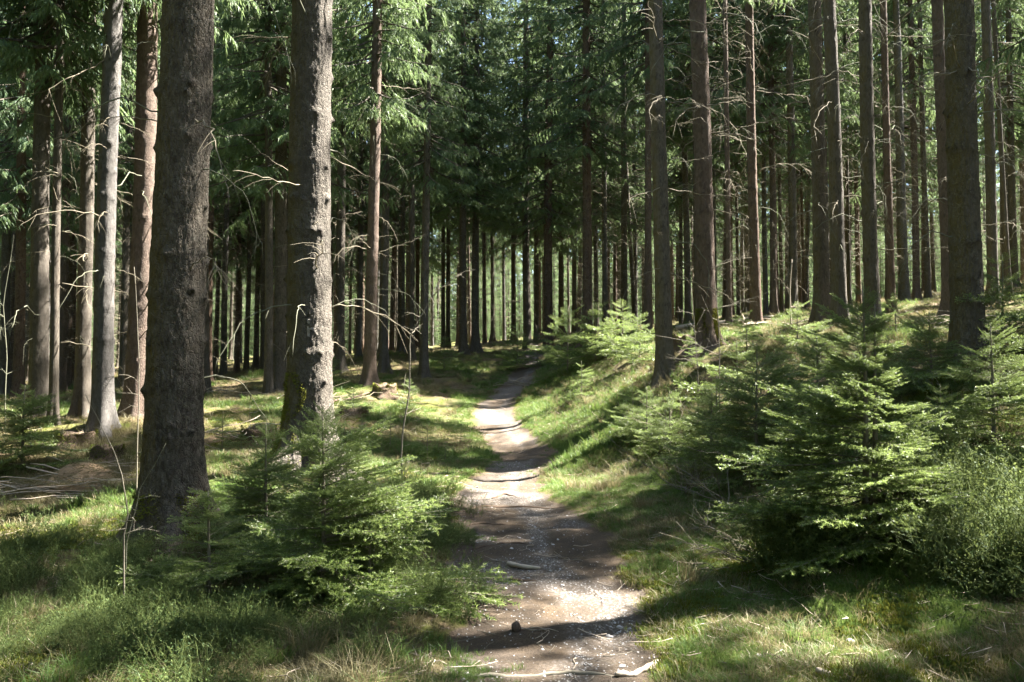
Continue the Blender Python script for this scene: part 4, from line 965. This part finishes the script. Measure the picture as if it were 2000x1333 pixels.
# bare shrubs and thin stems
def stem_thing(name, base, pts, r, label, cat, twigs=6, seed=0, mat=TWIGW, tl=.4, group=None, subs=True):
    rg = np.random.default_rng(seed); pts = np.array(pts, float); m = len(pts); u = np.linspace(0, 1, m); uu = np.linspace(0, 1, m*4)
    q = np.stack([np.interp(uu, u, pts[:, i]) for i in range(3)], 1); q[1:] += np.cumsum(rg.normal(size=(len(q)-1, 3))*.004, 0)
    e = obj(name, None, loc=base, label=label, cat=cat, group=group); b = MB(); b.tube(q, np.linspace(r, r*.3, len(q)), 6, .5); obj('stem', b.build('stem', [mat], True), e)
    for i in range(twigs):
        s = rg.uniform(.25, .98); k_ = int(s*(len(q)-1)); a = rg.random()*2*PI; d = unit([math.cos(a), math.sin(a), rg.uniform(.1, .8)]); L = tl*rg.uniform(.4, 1)*(1.1-s*.6)
        t_ = MB(); c = q[k_]+d[None]*np.linspace(0, L, 7)[:, None]; c[:, 2] -= .15*L*np.linspace(0, 1, 7)**2; c[1:] += np.cumsum(rg.normal(size=(6, 3))*.012*L/.4, 0)
        t_.tube(c, np.linspace(r*.4, r*.12, 7), 4, .5)
        for j in range(3):
            i0 = int(rg.integers(2, 6)); d2 = unit(d+rg.normal(size=3)*.7); t_.tube(c[i0]+d2[None]*np.linspace(0, L*.4, 4)[:, None], np.linspace(r*.22, r*.1, 4), 3, .5, cap=False)
        obj('branch', t_.build('branch', [mat]), e)
    return e
def seg3(px0, py0, px1, py1, Yd, mids=()):     # stem through pixels at one depth, relative to its base
    P0 = np.array(P(px0, py0, Yd)); L = [at(a, b2, Yd) for a, b2 in mids]+[at(px1, py1, Yd)]
    return P0, [[0, 0, -.05]]+[list(np.array(q)-P0) for q in L]
p0, pp = seg3(243, 1185, 168, 770, 5.3, [(242, 1050), (255, 990), (225, 880)]); stem_thing('bare_sapling', p0, pp, .0065, 'thin crooked bare sapling before the foot of the scaly trunk', 'sapling', 7, 1, tl=.35)
p0, pp = seg3(243, 1180, 330, 870, 5.5, [(250, 1060), (278, 960)]); stem_thing('bare_sapling', p0, pp, .004, 'very thin pale twig leaning right across the scaly trunk', 'sapling', 3, 2, mat=DEADG, tl=.2)
p0, pp = seg3(785, 918, 905, 535, 9.6, [(783, 860), (797, 760), (800, 660), (845, 580)]); stem_thing('bare_sapling', p0, pp, .013, 'thin bare sapling arching right beside the left edge of the path', 'sapling', 9, 3, tl=.6)
p0, pp = seg3(268, 900, 262, 520, 9.0, [(270, 820), (272, 700)]); stem_thing('bare_sapling', p0, pp, .008, 'thin upright dark sapling close to the left side of the scaly trunk', 'sapling', 7, 4, tl=.5)
p0, pp = seg3(1365, 800, 1352, 560, 11.5, [(1362, 700)]); stem_thing('bare_sapling', p0, pp, .009, 'thin upright stem before the mossy footed trunk on the bank', 'sapling', 8, 5, tl=.8)
p0, pp = seg3(1405, 800, 1392, 500, 11.2, [(1404, 640)]); stem_thing('bare_sapling', p0, pp, .010, 'thin upright stem just right of the mossy footed trunk', 'sapling', 10, 6, tl=1.2)
p0, pp = seg3(1545, 640, 1548, 505, 18, [(1543, 560)]); stem_thing('bare_sapling', p0, pp, .022, 'pale broken sunlit snag in front of the far trunks on the right', 'snag', 4, 7, mat=PALEW, tl=.4)
p0, pp = seg3(12, 800, 30, 460, 13, [(14, 700), (8, 600)]); stem_thing('bare_sapling', p0, pp, .010, 'thin pale bare sapling at the left edge', 'sapling', 9, 8, mat=DEADG, tl=.7)
for k, (px, py, Yd, hh, lab) in enumerate([(1500, 1085, 6.2, .5, 'low bare bush reaching dark twigs left over the grass below the bright young spruce'), (1340, 930, 9.0, .7, 'tangle of bare grey twigs at the foot of the dark young spruces'),
                                     (1420, 990, 8.0, .7, 'bare brown bush between the grass and the dark young spruces'), (1330, 800, 11.6, .8, 'thin bare bush beside the dark young spruce on the bank'), (640, 800, 14, .5, 'heap of bare dead twigs right of the trunk marked R')]):
    rg = np.random.default_rng(900+k); base = P(px, py, Yd); e = obj('bare_bush', None, loc=base, label=lab, cat='bush')
    for j in range(11):
        a = rg.uniform(0, 2*PI) if k else rg.uniform(2.2, 4.0); L = hh*rg.uniform(.7, 1.6); b = MB(); d = np.array([math.cos(a), math.sin(a), rg.uniform(.15, .9) if k else rg.uniform(.0, .5)])
        q = d[None]*np.linspace(0, L, 9)[:, None]; q[1:] += np.cumsum(rg.normal(size=(8, 3))*.022, 0); b.tube(q, np.linspace(.006, .0015, 9), 4, .5)
        for w in range(5):
            i0 = int(rg.integers(2, 8)); d2 = unit(d+rg.normal(size=3)*.8); c = q[i0]+d2[None]*np.linspace(0, L*.35, 5)[:, None]; c[1:] += np.cumsum(rg.normal(size=(4, 3))*.01, 0); b.tube(c, np.linspace(.0028, .001, 5), 3, .5, cap=False)
        obj('branch', b.build('branch', [TWIGW if (j+k) % 2 else DEADW]), e)

# bilberry bushes on the right: things of their own
def bil_bush(p, R_, H_, n, seed, label):
    rg = np.random.default_rng(seed); e = obj('bilberry_bush', None, loc=p, label=label, cat='bush')
    for j in range(n):
        a = rg.random()*2*PI; rr = R_*math.sqrt(rg.random()); zz = H_*(1-(rr/R_)**2)*.55
        obj('branch', BB_[int(rg.integers(4))], e, loc=(rr*math.cos(a), rr*math.sin(a)*.8, zz*rg.random()), rot=(rg.normal()*.3, rg.normal()*.3, rg.random()*6), scl=rg.uniform(.9, 1.6))
    return e
bil_bush(P(1880, 1040, 5.9), .42, .50, 60, 1, 'rounded shaded bilberry bush right of the bright young spruce')
bil_bush(P(1965, 1120, 5.15), .36, .46, 55, 2, 'sunlit bilberry bush at the right edge over the bare bank')
bil_bush(P(1560, 1100, 5.9), .22, .30, 22, 3, 'dark small bilberry bush below the left side of the bright young spruce')

# stumps, root mounds, brush heap
def stump(p, r, h, seed, label, mossy=True, rz=0):
    rg = np.random.default_rng(seed); e = obj('tree_stump', None, loc=(p[0], p[1], p[2]-.07), rot=(0, 0, rz), label=label, cat='stump')
    n = 40; th = np.arange(n)/n*2*PI; zs = np.r_[-.15, np.linspace(0, h, 14)]; T, Zz = np.meshgrid(th, zs)
    R_ = r*(.85+.5*np.exp(-np.maximum(Zz, 0)/(h*.35))*(1+.4*np.cos(5*T+seed)))+.04*fbm(np.cos(T)*3+seed, np.sin(T)*3, 3, Zz*8)
    top = h*(1+.35*fbm(np.cos(T)*2+seed, np.sin(T)*2, 3)); Z2 = np.where(Zz > 0, Zz/h*top, Zz)
    v = np.stack([R_*np.cos(T), R_*np.sin(T), Z2], -1).reshape(-1, 3); m = len(zs); i = np.arange(m-1)[:, None]*n; j = np.arange(n)[None]; j2 = (j+1) % n
    q = np.stack([i+j, i+j2, i+n+j2, i+n+j], -1).reshape(-1, 4); v = np.r_[v, [[0, 0, h*.75]]]; tt = np.c_[(m-1)*n+np.arange(n), (m-1)*n+(np.arange(n)+1) % n, np.full(n, m*n)]
    obj('stump_wood', mesh('stump_wood', v, tt, q, [DARKW], smooth_=True, tint=np.full(len(v), .3)), e)
    if mossy:
        b = MB(); k = 900; a = rg.random(k)*2*PI; zz = rg.random(k)*h*1.1; rr = r*(.9+.5*np.exp(-zz/(h*.35))); Pp = np.c_[rr*np.cos(a), rr*np.sin(a), zz]; D = np.c_[np.cos(a), np.sin(a), rg.random(k)*1.2]+rg.normal(size=(k, 3))*.3; D /= np.linalg.norm(D, axis=1)[:, None]
        blades(Pp, D, np.full(k, .035), np.full(k, .012), .2, .6, b, rg); o = obj('moss_cover', b.build('moss_cover', [MOSSM]), e); o['kind'] = 'stuff'
    return e
stump(gp(505, 862), .28, .30, 1, 'dark rotten stump left of the foot of the trunk marked R')
stump(gp(752, 772), .30, .32, 2, 'brown broken stump in the ground cover left of the path')
stump(gp(1335, 690), .34, .42, 3, 'dark overgrown stump between the straight trunk and the mossy footed one')
stump(gp(305, 905), .20, .16, 4, 'low stump topped with moss left of the scaly trunk')
stump(gp(210, 890), .22, .20, 5, 'small mossy stump behind the pale brush heap')
stump(gp(1780, 1010), .34, .26, 6, 'dark root stump in the hollow between bright young spruce and bilberry bush')
stump(gp(690, 815), .32, .25, 7, 'low wide dark stump overgrown with dry grass right of the trunk marked R')
stump(gp(150, 860), .3, .2, 8, 'dark brush covered stump between the trunks at the left')
# brush heap in sun
hp = gp(165, 935); e = obj('brush_heap', None, loc=hp, label='sunlit heap of pale dead twigs and needles at the left', cat='brush heap')
rg = np.random.default_rng(5)
def mound_mesh(R_, H_, seed, mat):
    n, m = 36, 12; th = np.arange(n)/n*2*PI; rr = np.linspace(1, 0.02, m); T, RR = np.meshgrid(th, rr)
    Zz = H_*(np.cos(RR*PI)*.5+.5)*(1+.3*fbm(np.cos(T)*RR*3+seed, np.sin(T)*RR*3, 3))-.08*(RR > .97)+.03*fbm(np.cos(T)*RR*9, np.sin(T)*RR*9, 2)
    v = np.stack([R_*RR*np.cos(T), R_*RR*np.sin(T), Zz], -1).reshape(-1, 3); i = np.arange(m-1)[:, None]*n; j = np.arange(n)[None]; j2 = (j+1) % n
    return mesh('mound', v, quads=np.stack([i+j, i+j2, i+n+j2, i+n+j], -1).reshape(-1, 4), mats=[mat], smooth_=True)
LITTER = simple('needle_litter', (.17, .11, .065), (.36, .26, .16), 40, bump=.9, dist=.03)
obj('mound', mound_mesh(.65, .20, 2, LITTER), e)
lb = MB(); k_ = 5200; a_ = rg.random(k_)*2*PI; q_ = np.sqrt(rg.random(k_)); P0 = np.c_[.85*q_*np.cos(a_), .75*q_*np.sin(a_), np.zeros(k_)]
P0[:, 2] = .20*(np.cos(np.minimum(q_/.78, 1)*PI)*.5+.5)+.012+.02*rg.random(k_); D_ = rg.normal(size=(k_, 3))*[1, 1, .35]; D_ /= np.linalg.norm(D_, axis=1)[:, None]
blades(P0, D_, rg.uniform(.04, .12, k_), rg.uniform(.004, .010, k_), .5, .8, lb, rg); lo_ = obj('needle_litter', lb.build('needle_litter', [STRAW]), e); lo_['kind'] = 'stuff'
for j in range(60):
    a = rg.random()*PI; L = rg.uniform(.5, 1.5); b = MB(); q = np.stack([np.linspace(-L/2, L/2, 7), np.zeros(7), np.zeros(7)], 1); q[1:] += np.cumsum(rg.normal(size=(6, 3))*.02, 0); b.tube(q, np.linspace(.010, .004, 7)*rg.uniform(.5, 1.2), 4, .5)
    ox, oy = rg.normal()*.42, rg.normal()*.30-.35
    zz = hz(hp[0]+ox, hp[1]+oy)-hp[2]+.03+.08*rg.random()
    obj('dead_branch', b.build('dead_branch', [PALEW]), e, loc=(ox, oy, zz), rot=(0, rg.normal()*.12, rg.normal()*.5))
# fallen logs and branches in the back
def log(pxa, pya, pxb, pyb, r, label, mat=PALEW, seed=0):
    a, b2 = np.array(gp(pxa, pya)), np.array(gp(pxb, pyb)); u = np.linspace(0, 1, 14)[:, None]; q = a+(b2-a)*u; q[:, 2] = np.maximum(q[:, 2], height(q[:, 0], q[:, 1]))+r*.6
    b = MB(); b.tube(q, r*np.interp(u[:, 0], [0, 1], [1, .6])*(1+.15*fbm(u[:, 0]*6+seed, u[:, 0]*0, 2)), 10, .5); return obj('fallen_log', b.build('fallen_log', [mat], True), label=label, cat='log')
log(1320, 645, 1510, 622, .09, 'pale fallen log lit by sun behind the mossy footed trunk', PALEW, 1)
log(1940, 775, 2010, 768, .05, 'dark fallen log on the bank at the right edge', DARKW, 2)
log(640, 795, 735, 765, .03, 'thin dead branch lying on the ground cover left of the path', DARKW, 3)
for k, (px, py, Yd) in enumerate([(1040, 745, 22.5), (1910, 640, 13), (1960, 655, 12), (450, 752, 24), (500, 770, 21), (1520, 640, 19), (640, 775, 18), (470, 850, 13)]):
    rg = np.random.default_rng(40+k); b = MB()
    for j in range(16):
        a = rg.random()*PI; L = rg.uniform(.5, 1.6); c = rg.normal(size=3)*[.5, .4, .05]; d = np.array([math.cos(a), math.sin(a), rg.uniform(-.05, .25)]); q = c+d[None]*np.linspace(-L/2, L/2, 7)[:, None]; q[1:] += np.cumsum(rg.normal(size=(6, 3))*.025, 0)
        b.tube(q, np.linspace(.012, .003, 7), 3, .5, cap=False)
    o = obj('dead_brushwood', b.build('dead_brushwood', [PALEW if k % 2 else DEADW]), loc=P(px, py, Yd)+np.array([0, 0, .12]), label='tangle of dead brushwood '+['across the far end of the path', 'on the slope left of the thin leaning stem', 'on the slope before the right hand trunks', 'on the sunny ground between far trunks at the left', 'beside the close pair of trunks', 'below the pale snag on the right', 'left of the tall brown trunk by the path', 'left of the foot of the trunk marked R'][k], cat='brushwood')
    o['kind'] = 'stuff'

# moss on trunk feet
def foot_moss(tree, r, zlo, zhi, a0, a1, n, seed, dens=.03, flare=.8):
    rg = np.random.default_rng(seed); z = zlo+(zhi-zlo)*rg.random(n)**1.6; a = rg.uniform(a0, a1, n)+.25*np.sin(z*9)
    keep = vnoise(a*3, z*6, z*0+seed) > -.35; z, a = z[keep], a[keep]; n = len(z)
    rr = r*1.06+r*flare*np.exp(-z/.27)*.85; Pp = np.c_[rr*np.cos(a), rr*np.sin(a), z]; D = np.c_[np.cos(a), np.sin(a), rg.random(n)*.8]+rg.normal(size=(n, 3))*.5; D /= np.linalg.norm(D, axis=1)[:, None]
    b = MB(); blades(Pp, D, rg.uniform(.5, 1.3, n)*dens, np.full(n, dens*.4), .3, .9, b, rg); o = obj('moss_cover', b.build('moss_cover', [MOSSM]), tree); o['kind'] = 'stuff'
foot_moss(T1, r1, -.05, .45, -2.6, .2, 4200, 1, flare=1.25)
foot_moss(T2, r2, 0, 1.15, -3.3, -1.7, 5000, 2, flare=1.3)
mossy = [o for o in bpy.data.objects if o.get('label', '').startswith('spruce trunk with bright yellow')][0]
foot_moss(mossy, .165, .0, .75, -3.0, .3, 6000, 3, .04, .8)

# faded letter R painted on the second trunk
cu = bpy.data.curves.new('letter', 'FONT'); cu.body = 'R'; cu.size = .34; cu.align_x = 'CENTER'; tmp = bpy.data.objects.new('tmp_letter', cu); C.objects.link(tmp)
dg = bpy.context.evaluated_depsgraph_get(); lm = bpy.data.meshes.new_from_object(tmp.evaluated_get(dg)); bpy.data.objects.remove(tmp)
import bmesh
bm = bmesh.new(); bm.from_mesh(lm); bmesh.ops.triangulate(bm, faces=bm.faces); 
for _ in range(4): bmesh.ops.subdivide_edges(bm, edges=[e_ for e_ in bm.edges if e_.calc_length() > .012], cuts=1); bmesh.ops.triangulate(bm, faces=bm.faces)
a0 = -PI/2+.36; print('letter verts', len(bm.verts)); zc_ = 1.6+(720.8-662)/FPX*10.0-T2.location.z
tv = [c_ for c_ in T2.children if c_.name.startswith('trunk')][0].data; co = np.zeros(len(tv.vertices)*3, np.float32); tv.vertices.foreach_get('co', co); co = co.reshape(-1, 3)
sel = co[(co[:, 2] > zc_-.1) & (co[:, 2] < zc_+.45)]; ang = np.arctan2(sel[:, 1], sel[:, 0]); rad_ = np.hypot(sel[:, 0], sel[:, 1])
for v_ in bm.verts:
    a_ = a0+v_.co.x/r2; z_ = zc_+v_.co.y; dd = ((ang-a_)*r2)**2+(sel[:, 2]-z_)**2; j = np.argsort(dd)[:4]; R_ = rad_[j].mean()+.004; v_.co = (R_*math.cos(a_), R_*math.sin(a_), z_)
bmesh.ops.delete(bm, geom=[f for f in bm.faces if vnoise(np.array([f.calc_center_median().z*38]), np.array([f.calc_center_median().x*38]))[0] > .12], context='FACES'); bm.to_mesh(lm); bm.free(); lm.materials.clear(); lm.materials.append(PAINT); obj('painted_letter', lm, T2)
print('objects', len(bpy.data.objects))
